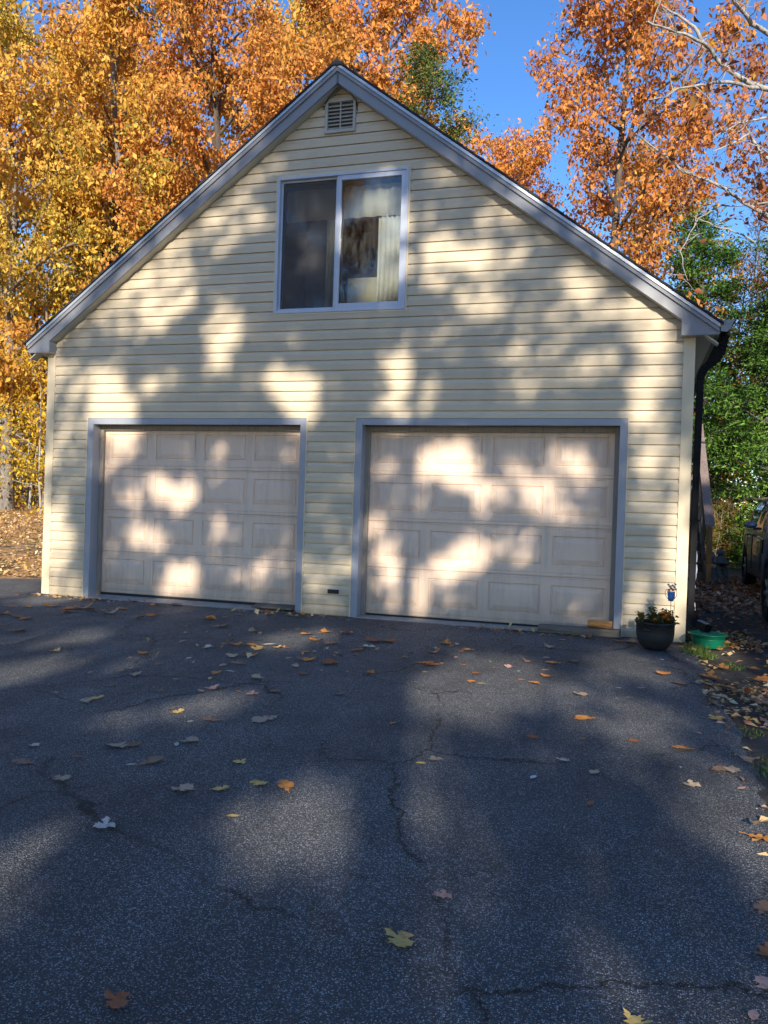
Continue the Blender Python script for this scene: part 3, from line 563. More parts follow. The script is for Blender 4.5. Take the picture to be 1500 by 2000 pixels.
LEAVES= [('m', 'yellow', 2.684, -3.138, 0.069, 106, 1272), ('b', 'orange', 2.247, -2.368, 0.065, 138, 1237), ('o', 'brown', 1.752, -2.488, 0.185, 31, 1232), ('o', 'orange', 1.307, -1.857, 0.14, 48, 1209), ('m', 'orange', 3.355, -2.91, 0.082, 282, 1276), ('o', 'brown', 3.69, -3.223, 0.077, 312, 1296), ('o', 'tan', 3.761, -3.647, 0.111, 264, 1319), ('b', 'brown', 3.8, -3.96, 0.074, 220, 1338), ('b', 'tan', 3.607, -4.284, 0.048, 108, 1352), ('b', 'tan', 3.429, -3.691, 0.061, 176, 1313), ('o', 'tan', 3.924, -4.405, 0.096, 168, 1370), ('m', 'yellow', 3.932, -4.315, 0.075, 188, 1364), ('b', 'tan', 3.597, -3.449, 0.06, 256, 1305), ('b', 'brown', 3.585, -3.547, 0.073, 238, 1310), ('b', 'pale', 4.082, -3.633, 0.046, 345, 1326), ('b', 'brown', 4.165, -3.963, 0.08, 314, 1348), ('b', 'brown', 2.867, -2.58, 0.066, 227, 1254), ('b', 'tan', 3.329, -2.292, 0.076, 355, 1253), ('m', 'pale', 3.662, -2.435, 0.073, 406, 1264), ('b', 'pale', 3.769, -2.933, 0.064, 368, 1286), ('o', 'tan', 4.037, -2.701, 0.123, 456, 1282), ('m', 'orange', 4.147, -2.621, 0.091, 489, 1280), ('m', 'orange', 3.805, -2.219, 0.088, 459, 1259), ('o', 'orange', 3.957, -2.197, 0.132, 492, 1261), ('m', 'yellow', 4.074, -2.305, 0.104, 506, 1267), ('b', 'pale', 4.062, -2.085, 0.107, 525, 1259), ('m', 'yellow', 4.183, -2.193, 0.074, 540, 1265), ('m', 'tan', 3.62, -1.5, 0.098, 492, 1234), ('b', 'orange', 3.835, -1.255, 0.06, 554, 1230), ('o', 'orange', 4.129, -1.415, 0.141, 596, 1239), ('m', 'orange', 4.258, -1.223, 0.109, 635, 1236), ('o', 'orange', 4.439, -1.142, 0.144, 675, 1236), ('m', 'orange', 4.36, -1.687, 0.107, 620, 1251), ('o', 'brown', 4.515, -1.789, 0.15, 644, 1257), ('b', 'orange', 4.461, -2.269, 0.094, 592, 1273), ('b', 'yellow', 4.456, -2.576, 0.061, 562, 1285), ('m', 'orange', 4.621, -2.578, 0.106, 600, 1288), ('o', 'pink', 4.631, -2.836, 0.086, 578, 1300), ('m', 'rust', 4.828, -2.65, 0.123, 642, 1296), ('o', 'rust', 4.787, -3.086, 0.082, 590, 1316), ('b', 'tan', 4.723, -2.188, 0.077, 656, 1275), ('o', 'rust', 4.833, -1.998, 0.122, 695, 1270), ('m', 'pale', 4.879, -1.806, 0.099, 718, 1264), ('m', 'rust', 4.842, -1.479, 0.155, 732, 1252), ('b', 'orange', 5.11, -2.635, 0.047, 710, 1302), ('m', 'orange', 5.219, -2.847, 0.068, 720, 1314), ('b', 'pale', 5.058, -2.863, 0.046, 678, 1311), ('o', 'brown', 5.26, -3.568, 0.07, 666, 1355), ('b', 'brown', 4.839, -3.682, 0.091, 536, 1350), ('m', 'pink', 4.738, -3.809, 0.069, 492, 1355), ('b', 'orange', 4.627, -3.78, 0.043, 466, 1350), ('m', 'pink', 4.421, -3.778, 0.071, 411, 1344), ('b', 'pink', 4.402, -3.869, 0.073, 392, 1349), ('b', 'pink', 4.141, -3.077, 0.096, 435, 1300), ('o', 'brown', 4.22, -2.961, 0.117, 468, 1296), ('o', 'orange', 4.23, -3.324, 0.103, 425, 1314), ('b', 'pale', 4.287, -3.237, 0.067, 450, 1311), ('b', 'yellow', 4.273, -3.515, 0.057, 410, 1325), ('m', 'tan', 4.547, -3.365, 0.09, 498, 1324), ('b', 'brown', 4.483, -4.351, 0.064, 336, 1384), ('m', 'yellow', 4.553, -4.398, 0.063, 349, 1390), ('o', 'brown', 4.804, -4.479, 0.092, 411, 1406), ('b', 'pale', 4.718, -4.547, 0.043, 372, 1408), ('o', 'tan', 5.085, -4.343, 0.146, 520, 1405), ('m', 'tan', 4.908, -4.881, 0.087, 372, 1447), ('b', 'pale', 4.871, -4.951, 0.06, 345, 1452), ('m', 'tan', 4.627, -5.102, 0.102, 229, 1458), ('m', 'brown', 4.687, -5.044, 0.067, 262, 1454), ('o', 'brown', 4.909, -5.253, 0.132, 292, 1488), ('b', 'pale', 4.853, -5.313, 0.036, 258, 1492), ('b', 'brown', 4.549, -5.314, 0.051, 149, 1478), ('m', 'pale', 4.243, -5.242, 0.048, 65, 1455), ('o', 'brown', 4.392, -5.476, 0.109, 48, 1489), ('m', 'tan', 4.683, -5.591, 0.067, 120, 1520), ('m', 'yellow', 5.296, -5.091, 0.058, 469, 1488), ('m', 'yellow', 5.507, -5.319, 0.075, 508, 1528), ('o', 'orange', 5.632, -5.325, 0.116, 558, 1536), ('m', 'yellow', 5.389, -5.451, 0.066, 432, 1540), ('m', 'tan', 5.235, -5.513, 0.088, 356, 1540), ('m', 'orange', 2.86, -0.962, 0.123, 408, 1209), ('b', 'brown', 2.95, -0.778, 0.093, 439, 1206), ('o', 'brown', 3.213, -1.374, 0.176, 430, 1224), ('o', 'orange', 1.214, -0.995, 0.169, 142, 1189), ('m', 'orange', 1.272, -0.909, 0.153, 161, 1188), ('o', 'rust', 1.439, -1.009, 0.156, 175, 1192), ('m', 'rust', 1.344, -1.26, 0.12, 131, 1196), ('b', 'brown', 1.395, -1.415, 0.107, 120, 1200), ('m', 'orange', 0.869, -0.919, 0.126, 100, 1184), ('o', 'orange', 1.65, -0.73, 0.148, 238, 1189), ('m', 'tan', 1.742, -1.094, 0.137, 212, 1198), ('b', 'orange', 1.575, -0.927, 0.084, 205, 1192), ('b', 'orange', 1.734, -0.248, 0.12, 298, 1181), ('b', 'orange', 2.242, -0.822, 0.083, 320, 1198), ('o', 'orange', 1.955, -0.111, 0.163, 342, 1181), ('m', 'orange', 2.236, -1.012, 0.109, 300, 1202), ('o', 'brown', 2.207, -1.252, 0.143, 270, 1207), ('b', 'orange', 0.71, -1.097, 0.124, 55, 1185), ('m', 'rust', 1.169, -1.769, 0.114, 38, 1205), ('b', 'orange', 0.524, -1.158, 0.096, 20, 1184), ('m', 'orange', 0.897, -1.664, 0.106, 9, 1199), ('b', 'brown', 1.408, -2.233, 0.097, 10, 1220), ('b', 'brown', 2.399, -0.583, 0.096, 368, 1195), ('b', 'brown', 2.992, -0.522, 0.095, 468, 1201), ('o', 'brown', 3.449, 0.043, 0.146, 582, 1195), ('b', 'brown', 2.674, -2.202, 0.07, 240, 1239), ('o', 'rust', 4.977, -1.439, 0.154, 762, 1254), ('m', 'orange', 5.462, -1.785, 0.079, 846, 1274), ('m', 'orange', 5.46, -1.294, 0.094, 870, 1257), ('b', 'rust', 5.536, -1.406, 0.078, 881, 1262), ('o', 'orange', 5.71, -1.548, 0.112, 912, 1270), ('b', 'rust', 5.674, -1.65, 0.075, 900, 1273), ('b', 'pink', 5.689, -1.933, 0.068, 890, 1284), ('o', 'orange', 5.512, -2.289, 0.118, 830, 1295), ('m', 'rust', 5.584, -2.346, 0.097, 844, 1299), ('b', 'orange', 5.638, -2.25, 0.061, 862, 1296), ('b', 'orange', 5.813, -2.222, 0.053, 906, 1298), ('b', 'yellow', 5.602, -2.631, 0.05, 832, 1312), ('b', 'tan', 5.607, -3.002, 0.054, 808, 1332), ('o', 'rust', 5.961, -2.52, 0.085, 929, 1316), ('b', 'orange', 6.064, -2.223, 0.048, 968, 1304), ('m', 'pink', 6.161, -2.131, 0.061, 995, 1302), ('o', 'orange', 5.978, -2.817, 0.085, 919, 1331), ('b', 'yellow', 6.062, -2.852, 0.066, 940, 1335), ('b', 'orange', 6.319, -2.589, 0.056, 1020, 1328), ('o', 'orange', 6.424, -2.672, 0.096, 1046, 1334), ('m', 'orange', 6.475, -2.386, 0.085, 1068, 1321), ('b', 'pink', 6.447, -2.147, 0.06, 1066, 1309), ('m', 'brown', 6.279, -1.849, 0.071, 1032, 1292), ('b', 'pink', 6.394, -1.604, 0.078, 1066, 1285), ('o', 'orange', 6.483, -1.821, 0.117, 1082, 1296), ('o', 'brown', 6.627, -1.677, 0.115, 1120, 1292), ('m', 'tan', 6.369, -1.034, 0.084, 1072, 1264), ('m', 'tan', 6.744, -2.892, 0.08, 1132, 1356), ('o', 'orange', 6.826, -3.563, 0.12, 1146, 1404), ('m', 'rust', 6.564, -4.083, 0.062, 1041, 1438), ('m', 'rust', 7.093, -3.952, 0.061, 1238, 1448), ('b', 'pale', 7.004, -2.565, 0.047, 1210, 1344), ('b', 'pink', 7.149, -2.506, 0.08, 1252, 1344), ('b', 'tan', 7.074, -2.847, 0.062, 1230, 1362), ('o', 'orange', 7.338, -1.878, 0.132, 1299, 1316), ('o', 'brown', 7.435, -2.224, 0.124, 1330, 1336), ('b', 'white', 7.337, -1.223, 0.07, 1292, 1288), ('b', 'orange', 5.774, -4.131, 0.067, 766, 1412), ('m', 'tan', 6.157, -4.685, 0.061, 852, 1482), ('b', 'yellow', 6.106, -4.771, 0.03, 824, 1490), ('m', 'pale', 6.756, -4.443, 0.059, 1101, 1484), ('o', 'tan', 6.913, -4.578, 0.078, 1162, 1507), ('b', 'white', 6.641, -4.777, 0.045, 1041, 1518), ('o', 'orange', 7.353, -3.994, 0.114, 1338, 1462), ('b', 'brown', 6.82, -4.011, 0.051, 1136, 1442), ('b', 'pink', 7.455, -3.621, 0.041, 1366, 1432), ('m', 'yellow', 7.587, -3.207, 0.079, 1400, 1402), ('b', 'tan', 7.595, -2.79, 0.051, 1390, 1374), ('m', 'orange', 7.791, -1.38, 0.105, 1408, 1304), ('m', 'orange', 7.652, -1.854, 0.119, 1382, 1322), ('o', 'rust', 7.712, -1.897, 0.117, 1400, 1326), ('m', 'orange', 7.668, -2.171, 0.113, 1395, 1339), ('o', 'orange', 7.731, -2.161, 0.113, 1412, 1340), ('b', 'rust', 7.632, -2.28, 0.093, 1388, 1344), ('o', 'orange', 8.059, -1.33, 0.117, 1475, 1308), ('m', 'orange', 8.013, -1.805, 0.137, 1480, 1328), ('m', 'brown', 7.937, -2.635, 0.103, 1492, 1374), ('m', 'pink', 7.653, -4.059, 0.074, 1460, 1482), ('m', 'brown', 7.479, -4.311, 0.088, 1399, 1503), ('o', 'tan', 7.555, -4.28, 0.121, 1430, 1503), ('m', 'tan', 7.346, -4.607, 0.071, 1351, 1534), ('b', 'pink', 7.562, -4.56, 0.047, 1448, 1539), ('b', 'orange', 6.446, -0.549, 0.074, 1098, 1250), ('b', 'brown', 6.2, -1.268, 0.055, 1030, 1269), ('b', 'brown', 7.628, -3.441, 0.051, 1422, 1422), ('b', 'orange', 8.01, -2.195, 0.074, 1495, 1349), ('o', 'orange', 6.98, -0.351, 0.099, 1210, 1252), ('o', 'brown', 7.104, -0.368, 0.138, 1236, 1255), ('m', 'pale', 5.177, -5.972, 0.075, 205, 1613), ('m', 'rust', 5.865, -6.879, 0.061, 232, 1954), ('b', 'yellow', 5.57, -5.707, 0.03, 453, 1593), ('b', 'rust', 6.913, -5.024, 0.072, 1154, 1568), ('m', 'pink', 6.499, -6.061, 0.044, 865, 1748), ('m', 'yellow', 6.447, -6.365, 0.082, 785, 1835), ('m', 'yellow', 7.086, -6.538, 0.056, 1242, 1998), ('o', 'orange', 7.561, -5.169, 0.119, 1488, 1638), ('o', 'brown', 7.473, -5.79, 0.089, 1488, 1774), ('m', 'rust', 7.446, -6.073, 0.066, 1498, 1861), ('m', 'pink', 7.415, -6.244, 0.055, 1492, 1921), ('b', 'pink', 7.366, -6.406, 0.038, 1471, 1983)]
NEAR= [([(8.86, 3.2, 6.83), (8.58, 3.07, 6.87), (8.37, 2.93, 6.88), (8.13, 2.8, 6.99), (7.94, 2.67, 7.09), (7.82, 2.53, 7.2), (7.72, 2.4, 7.22), (7.49, 2.27, 7.29), (7.26, 2.13, 7.31), (7.04, 2.0, 7.35)], 0.05, 0.012), ([(7.73, 2.6, 7.33), (7.62, 2.53, 7.5), (7.44, 2.45, 7.61), (7.31, 2.38, 7.66), (7.15, 2.3, 7.74)], 0.028, 0.008), ([(8.81, 3.0, 7.36), (8.53, 2.84, 7.47), (8.31, 2.68, 7.53), (8.22, 2.52, 7.57), (8.11, 2.36, 7.6), (7.99, 2.2, 7.65)], 0.045, 0.018), ([(8.59, 3.1, 6.88), (8.36, 2.89, 6.82), (8.13, 2.67, 6.8), (7.88, 2.46, 6.73), (7.63, 2.24, 6.6), (7.42, 2.03, 6.49), (7.28, 1.81, 6.29), (7.08, 1.6, 6.18)], 0.03, 0.007), ([(8.95, 3.6, 6.02), (8.67, 3.51, 6.14), (8.53, 3.43, 6.24), (8.44, 3.34, 6.35), (8.41, 3.26, 6.39), (8.24, 3.17, 6.26), (8.06, 3.09, 6.16), (7.93, 3.0, 6.08)], 0.03, 0.007), ([(8.9, 3.4, 6.65), (8.62, 3.28, 6.59), (8.38, 3.16, 6.52), (8.19, 3.04, 6.41), (8.01, 2.92, 6.28), (7.91, 2.8, 6.16)], 0.02, 0.006), ([(9.07, 4.2, 5.42), (8.78, 4.1, 5.55), (8.59, 4.0, 5.64), (8.44, 3.9, 5.69), (8.28, 3.8, 5.78), (8.1, 3.7, 5.87), (7.9, 3.6, 5.95), (7.59, 3.5, 6.04), (7.43, 3.4, 6.17), (7.19, 3.3, 6.33), (6.86, 3.2, 6.58)], 0.045, 0.008), ([(9.06, 4.2, 5.78), (8.49, 4.16, 5.75), (8.14, 4.12, 5.76), (7.85, 4.08, 5.58), (7.7, 4.04, 5.25), (7.59, 4.0, 5.01)], 0.016, 0.006), ([(8.63, 4.2, 5.22), (8.35, 4.13, 5.36), (8.05, 4.07, 5.46), (7.85, 4.0, 5.55)], 0.014, 0.006)]
# ------------------------------------------------------------------ trees
MORE = [(4.75, 2.95, .22, .22, .6), (5.0, 3.25, .22, .2, .55), (5.35, 3.6, .25, .2, .6), (5.7, 3.95, .3, .2, .6), (5.75, 2.85, .3, .2, .5), (6.15, 3.2, .3, .22, .55), (6.5, 3.5, .3, .22, .55), (2.9, 5.0, .26, .2, .6), (2.6, 4.65, .3, .22, .75), (2.2, 4.35, .36, .24, .8), (1.85, 4.0, .36, .24, .85), (3.45, 4.35, .3, .5, .7), (4.25, 4.3, .34, .6, .85), (3.2, 3.1, .3, .16, .4), (2.85, 2.75, .2, .2, .4)]
def lit_value(P):
    """how much sun should reach the spot that lies down-sun of each point"""
    P = np.asarray(P); s = np.array(SUN)
    t = P[:, 1] / s[1]; q = P - s * t[:, None]                  # on the facade plane y = 0
    q = q + .10 * np.stack([np.sin(q[:, 2] * 6.1 + q[:, 0] * 3.3) + .6 * np.sin(q[:, 0] * 11 + 2 * q[:, 2]), 0 * q[:, 0], np.sin(q[:, 0] * 5.3 + 1.7 - q[:, 2] * 2.6) + .6 * np.sin(q[:, 2] * 9.7 - q[:, 0] * 4)], 1)
    wall = (q[:, 2] > 0) & (t > 0) & (q[:, 0] > -.35) & (q[:, 0] < 7.95) & (q[:, 2] < 6.2 - .745 * abs(q[:, 0] - 3.8))
    t2 = P[:, 2] / s[2]; g_ = P - s * t2[:, None]
    L_ = np.zeros(len(P))
    def acc(a, b, sel, spots, k_):
        for (x, y, rx, ry, w_) in spots:
            d = np.sqrt(((a - x) / (max(rx, .15) * k_)) ** 2 + ((b - y) / (max(ry, .15) * k_)) ** 2)
            L_[sel] = np.maximum(L_[sel], (w_ * np.clip((1.28 - d) / .42, 0, 1))[sel])
    acc(q[:, 0], q[:, 2], wall, FACE + MORE, 1.12); acc(g_[:, 0], g_[:, 1], ~wall, [(a_, b_, c_, d_, min(1.0, e_ * 1.12)) for a_, b_, c_, d_, e_ in FLOOR] + [(-7.0, 9.5, 4.2, 6.0, 1.0)], 1.42)
    L_[(t > 0) & (q[:, 2] > 6.15 - .745 * abs(q[:, 0] - 3.8)) & (q[:, 2] > np.where(q[:, 0] > 7.5, 5.2, 3.2))] = 1.0
    return np.maximum(L_, .16 * (np.sin(q[:, 0] * 2.3 + q[:, 2] * 1.9 + 1) * np.sin(q[:, 2] * 2.9 - q[:, 0] * 1.1) > .1))
def tube_np(V, F, pts, r, n):
    pts = np.asarray(pts, float); m_ = len(pts); b = len(V)
    d = np.gradient(pts, axis=0); d /= np.linalg.norm(d, axis=1)[:, None] + 1e-9
    ref = np.array([.3, .2, .93]) if abs(d[0, 2]) < .85 else np.array([1., .1, 0])
    a = np.cross(d, ref); a /= np.linalg.norm(a, axis=1)[:, None] + 1e-9; c = np.cross(a, d)
    ang = np.arange(n) * 2 * np.pi / n
    ring = pts[:, None, :] + (a[:, None, :] * np.cos(ang)[None, :, None] + c[:, None, :] * np.sin(ang)[None, :, None]) * np.asarray(r)[:, None, None]
    V.extend(ring.reshape(-1, 3).tolist())
    for i in range(m_ - 1):
        for k in range(n):
            q = b + i * n + k; q1 = b + i * n + (k + 1) % n
            F.append((q, q1, q1 + n, q + n))
def curve(rng, p0, d0, length, nseg, bend=(0, 0, .15), wob=.12):
    p = np.array(p0, float); d = np.array(d0, float); out = [p.copy()]
    for i in range(nseg):
        d = d + np.array(bend) / nseg + rng.normal(0, wob / math.sqrt(nseg), 3); d /= np.linalg.norm(d)
        p = p + d * length / nseg; out.append(p.copy())
    return np.array(out)
def skeleton(seed, h, cb, r, tr=.17, nl=26, lean=(0, 0), taper_top=.75, sub=6, low=.25, high=.95, droop=.25, shape='round', twl=.8, clear=None, dense=False):
    g_ = np.random.default_rng(seed); V, F = [], []
    tp = curve(g_, (0, 0, -.3), (lean[0], lean[1], 1), h * .96, 12, (-lean[0] * .6, -lean[1] * .6, .1), .10)
    trr = tr * (1 - np.linspace(0, 1, 13) * .93) ** .9; trr[0] *= 1.45; trr[1] *= 1.08
    tube_np(V, F, tp, trr, 10); V2, F2 = [], []; cl = []
    az = g_.uniform(0, 6.28)
    for i in range(nl):
        t = (i + .5) / nl; z = cb + (h * .97 - cb) * t
        f = z / h * 12; j = min(11, int(f)); p0 = tp[j] + (tp[j + 1] - tp[j]) * (f - j)
        az += 2.4 + g_.normal(0, .35)
        if shape == 'round': prof = (math.sin(math.pi * (.16 + .80 * t)) ** .65)
        elif shape == 'cone': prof = (1 - t) ** (.8 if r > 2.6 else .55) * .95 + .05
        else: prof = 1 - .55 * t
        ln = r * prof * g_.uniform(.75, 1.12); el = low + (high - low) * t + g_.normal(0, .12)
        d0 = (math.cos(az) * math.cos(el), math.sin(az) * math.cos(el), math.sin(el))
        lp = curve(g_, p0, d0, ln, 6, (0, 0, .25 - droop * (1 - t)), .22)
        r0 = max(.012, min(trr[j] * .55, .018 * ln + .01))
        if clear is None or not (clear(lp[3]) or clear(lp[5])): tube_np(V2, F2, lp, r0 * (1 - np.linspace(0, .85, 7)), 5)
        ns = max(3, int(sub * (.5 + ln / r)))
        for s_ in range(ns):
            u = .22 + .78 * (s_ + g_.uniform(.1, .9)) / ns; q = u * 6; k = min(5, int(q)); sp = lp[k] + (lp[k + 1] - lp[k]) * (q - k)
            dirn = lp[k + 1] - lp[k]; dirn /= np.linalg.norm(dirn) + 1e-9
            sd = dirn * .6 + g_.normal(0, .55, 3); sd[2] += .12; sd /= np.linalg.norm(sd)
            sl_ = twl * (.45 + .55 * ln / r) * g_.uniform(.7, 1.3) * (1.25 - .5 * u)
            sp_ = curve(g_, sp, sd, sl_, 4, (0, 0, -.25), .3)
            op_ = clear is not None and clear(sp_[2])
            if not op_: tube_np(V2, F2, sp_, .011 * (1 - np.linspace(0, .7, 5)), 3)
            cl += [sp_[3], sp_[4]] if not dense else [sp_[2], sp_[3], sp_[4]]
            for _ in range(0 if op_ else 2):
                td = g_.normal(0, 1, 3); td[2] -= .15; td /= np.linalg.norm(td); b0 = sp_[g_.integers(1, 5)]
                tw = curve(g_, b0, td, .5 * twl, 2, (0, 0, -.3), .2); tube_np(V2, F2, tw, (.006, .005, .003), 3); cl.append(tw[2])
        cl.append(lp[-1])
    return V, F, V2, F2, np.array(cl)
def leaves(seed, clumps, n, size, spread, pal, var=.22, hang=.7, keep=None, wid=.62, org=(0, 0, 0), clumpvar=.6):
    """n leaf blades scattered about the clump points; returns a mesh"""
    g_ = np.random.default_rng(seed); nc = len(clumps); k = g_.integers(0, nc, n)
    c = clumps[k] + g_.normal(0, 1, (n, 3)) * np.array(spread)
    if keep is not None:
        m_ = keep(c + np.array(org), g_); c = c[m_]; k = k[m_]; n = len(c)
    ax = g_.normal(0, 1, (n, 3)); ax[:, 2] = ax[:, 2] * .6 - hang * 1.4; ax /= np.linalg.norm(ax, axis=1)[:, None]
    rd = g_.normal(0, 1, (n, 3)); w = np.cross(ax, rd); w /= np.linalg.norm(w, axis=1)[:, None] + 1e-9
    nn = np.cross(ax, w); s = size * (.5 + 1.05 * g_.random(n) ** 1.5)[:, None]
    fold = g_.uniform(.02, .22, n)[:, None]
    a = c; b = c + ax * s * .45 + w * s * wid * .5 + nn * s * fold; t = c + ax * s * 1.0 - nn * s * fold * .6; e = c + ax * s * .5 - w * s * wid * .5 + nn * s * fold
    V = np.stack([a, b, t, e], 1).reshape(-1, 3)
    me = bpy.data.meshes.new('crown'); me.vertices.add(4 * n); me.vertices.foreach_set('co', V.astype(np.float32).ravel())
    tri = np.arange(n)[:, None] * 4 + np.array([0, 1, 2, 0, 2, 3])[None]; me.loops.add(6 * n); me.loops.foreach_set('vertex_index', tri.astype(np.int32).ravel())
    me.polygons.add(2 * n); me.polygons.foreach_set('loop_start', np.arange(0, 6 * n, 3).astype(np.int32))
    try: me.polygons.foreach_set('loop_total', np.full(2 * n, 3, np.int32))
    except Exception: pass
    q_ = clumps; cph = .5 + .33 * (np.sin(q_[:, 0] * .9 + seed) * np.sin(q_[:, 1] * .8 + q_[:, 2] * .5) + np.sin(q_[:, 2] * .7 + q_[:, 0] * .35 + seed * 2)) * .8 + g_.normal(0, .17, nc); cph = np.clip(cph, 0, .999)
    pal = np.array(pal); tt = np.clip(cph[k] * clumpvar + g_.random(n) * (1 - clumpvar), 0, .999) * (len(pal) - 1)
    i0 = tt.astype(int); fr = (tt - i0)[:, None]; col = pal[i0] * (1 - fr) + pal[np.minimum(i0 + 1, len(pal) - 1)] * fr
    col = np.clip(col * (1 + g_.normal(0, var, (n, 1))), .004, .95)
    rgba = np.concatenate([col, np.ones((n, 1))], 1); rgba = np.repeat(rgba, 4, 0)
    at = me.attributes.new('tint', 'FLOAT_COLOR', 'POINT'); at.data.foreach_set('color', rgba.astype(np.float32).ravel())
    me.update(); me.validate(); return me
def raw_mesh(name, V, F, mat):
    me = bpy.data.meshes.new(name); me.from_pydata(V, [], F); me.materials.append(mat)
    me.polygons.foreach_set('use_smooth', [True] * len(F)); me.update(); return me
GOLD = [(.15, .18, .035), (.46, .36, .055), (.74, .48, .085), (.72, .41, .075), (.62, .28, .05), (.38, .21, .07)]
ORANGE = [(.26, .15, .04), (.62, .30, .06), (.68, .28, .06), (.56, .19, .045), (.72, .40, .085), (.36, .16, .06)]
RED = [(.26, .10, .04), (.54, .21, .05), (.62, .27, .06), (.46, .15, .045), (.62, .34, .06), (.34, .13, .05)]
YELLOW = [(.28, .24, .02), (.62, .42, .03), (.72, .46, .035), (.62, .34, .025), (.44, .36, .03)]
DULLRED = [(.16, .05, .03), (.28, .09, .04), (.36, .13, .05), (.24, .08, .03)]
HEM = [(.018, .04, .012), (.035, .08, .016), (.06, .13, .022), (.10, .18, .03)]
SPR = [(.02, .04, .012), (.05, .075, .018), (.085, .11, .024), (.12, .13, .03)]
def make_tree(name, seed, h, cb, r, pal, n, size=.148, spread=(.18, .18, .17), barkm='bark_mid', org=(0, 0, 0), keep=None, leafm='leaf', hang=.9, wid=.54, **kw):
    V, F, V2, F2, cl = skeleton(seed, h, cb, r, **kw)
    root = empty(name)
    t = bpy.data.objects.new('trunk', raw_mesh('trunk', V, F, M[barkm])); C.objects.link(t); t.parent = root
    b = bpy.data.objects.new('branches', raw_mesh('branches', V2, F2, M[barkm])); C.objects.link(b); b.parent = root
    if n:
        me = leaves(seed + 1, cl, n, size, spread, pal, keep=keep, org=org, hang=hang, wid=wid); me.materials.append(M[leafm])
        c = bpy.data.objects.new('crown', me); C.objects.link(c); c.parent = root
    return root
def place(root, x, y, rz=0, sc=1.0, tint=(1, 1, 1), label=None, group=None, cat='tree', z=None):
    root.location = (x, y, float(hgt(x, y)) if z is None else z); root.rotation_euler = (0, 0, rz); root.scale = (sc,) * 3
    for ch in root.children: ch.color = (*tint, 1)
    tag(root, label, cat, group); return root
def copy_thing(o, name=None):
    c = o.copy(); C.objects.link(c)
    for k_ in ('label', 'group'):
        if k_ in c: del c[k_]
    for ch in o.children:
        d = ch.copy(); C.objects.link(d); d.parent = c
        for gch in ch.children:
            e = gch.copy(); C.objects.link(e); e.parent = d
    return c
WOODS = 'autumn trees behind the garage'
t_gold = make_tree('maple_tree', 11, 17.5, 2.6, 4.3, GOLD, 42000, nl=34, sub=7, tr=.22)
t_or = make_tree('oak_tree', 22, 18.5, 3.2, 4.3, ORANGE, 44000, nl=34, sub=7, tr=.24, barkm='bark_dark')
t_red = make_tree('oak_tree', 35, 18.5, 4.2, 3.6, RED, 32000, nl=32, sub=7, tr=.2, barkm='bark_dark', size=.14)
t_yel = make_tree('maple_tree', 47, 13.5, 3.0, 2.4, YELLOW, 12000, nl=26, sub=5, tr=.12, barkm='bark_mid', size=.12)
place(t_gold, -12.3, 13.2, .4, 1.0, (1, 1.0, 1), 'golden maple tree with pale leaning trunk at the left edge', WOODS)
place(t_or, -4.9, 14.2, 1.0, 1.0, (1, 1.05, 1), 'dense orange oak tree rising behind the left roof slope', WOODS)
place(copy_thing(t_gold), -9.0, 15.5, 2.1, 1.06, (1, .92, .9), 'golden orange maple between the left edge tree and the left roof slope', WOODS)
place(copy_thing(t_or), -2.2, 19.5, 2.9, 1.16, (1.05, 1.08, 1.05), 'tall orange oak behind the roof peak, beside the patch of open sky', WOODS)
place(copy_thing(t_gold), -7.6, 22.5, 4.0, 1.25, (1.0, .95, .95), 'tallest golden maple, farthest back behind the left roof slope', WOODS)
place(copy_thing(t_or), -15.0, 20.0, 5.0, 1.15, (1.05, 1.25, 1.0), 'yellow orange tree far back in the upper left corner', WOODS)
place(copy_thing(t_gold), -18.5, 17.0, 3.3, 1.05, (.95, 1.05, 1), 'yellow maple tree partly outside the left edge, behind the leaning trunk', WOODS)
place(t_red, 6.7, 16.5, .6, 1.06, (1.1, 1.08, 1.0), 'russet oak tree with thin branches right of the open sky', WOODS)
place(copy_thing(t_red), 3.1, 18.0, 2.2, .77, (1.25, 1.3, 1.2), 'small orange oak just over the right roof slope, below the open sky', WOODS)
place(copy_thing(t_red), 12.9, 18.8, 3.9, 1.08, (.85, .75, .9), 'dark red oak tree in the upper right corner', WOODS)
place(t_yel, 8.4, 20.5, .2, 1.06, (1.0, .85, 1.0), 'slender golden tree standing behind the russet oak', WOODS)
place(copy_thing(t_yel), 5.6, 22.0, 1.3, .80, (1, .95, 1), 'small yellow tree low over the right roof slope', WOODS)
place(copy_thing(t_yel), 10.2, 26.0, 2.6, .85, (1, .8, 1), 'small thin gold tree far behind the green hemlocks', WOODS)
# yellow understory and pale stems left of the garage
t_sap = make_tree('sapling', 61, 5.2, .6, 1.7, YELLOW, 3600, nl=18, sub=5, tr=.045, size=.115, barkm='bark_pale', low=.05, high=.8, twl=.6)
SAP = 'yellow saplings left of the garage'
for i, (x, y, sc, tn, lb) in enumerate([
        (-10.4, 12.6, 1.0, (1, 1, 1), 'yellow leaved sapling nearest the left garage corner'),
        (-12.2, 14.2, 1.15, (1, .9, 1), 'amber leaved sapling in front of the pale leaning trunk'),
        (-9.6, 15.0, 1.35, (1, .95, 1), 'tall yellow sapling under the left roof corner'),
        (-13.6, 16.4, 1.4, (1, .85, .9), 'amber sapling behind the pale leaning trunk'),
        (-12.6, 18.6, 1.7, (1, .8, .9), 'tallest amber sapling back among the grey trunks'),
        (-14.6, 15.0, 1.2, (1, 1, 1), 'yellow sapling at the extreme left edge above the lawn')]):
    o = t_sap if i == 0 else copy_thing(t_sap); place(o, x, y, i * 1.7, sc, tn, lb, SAP, 'sapling')
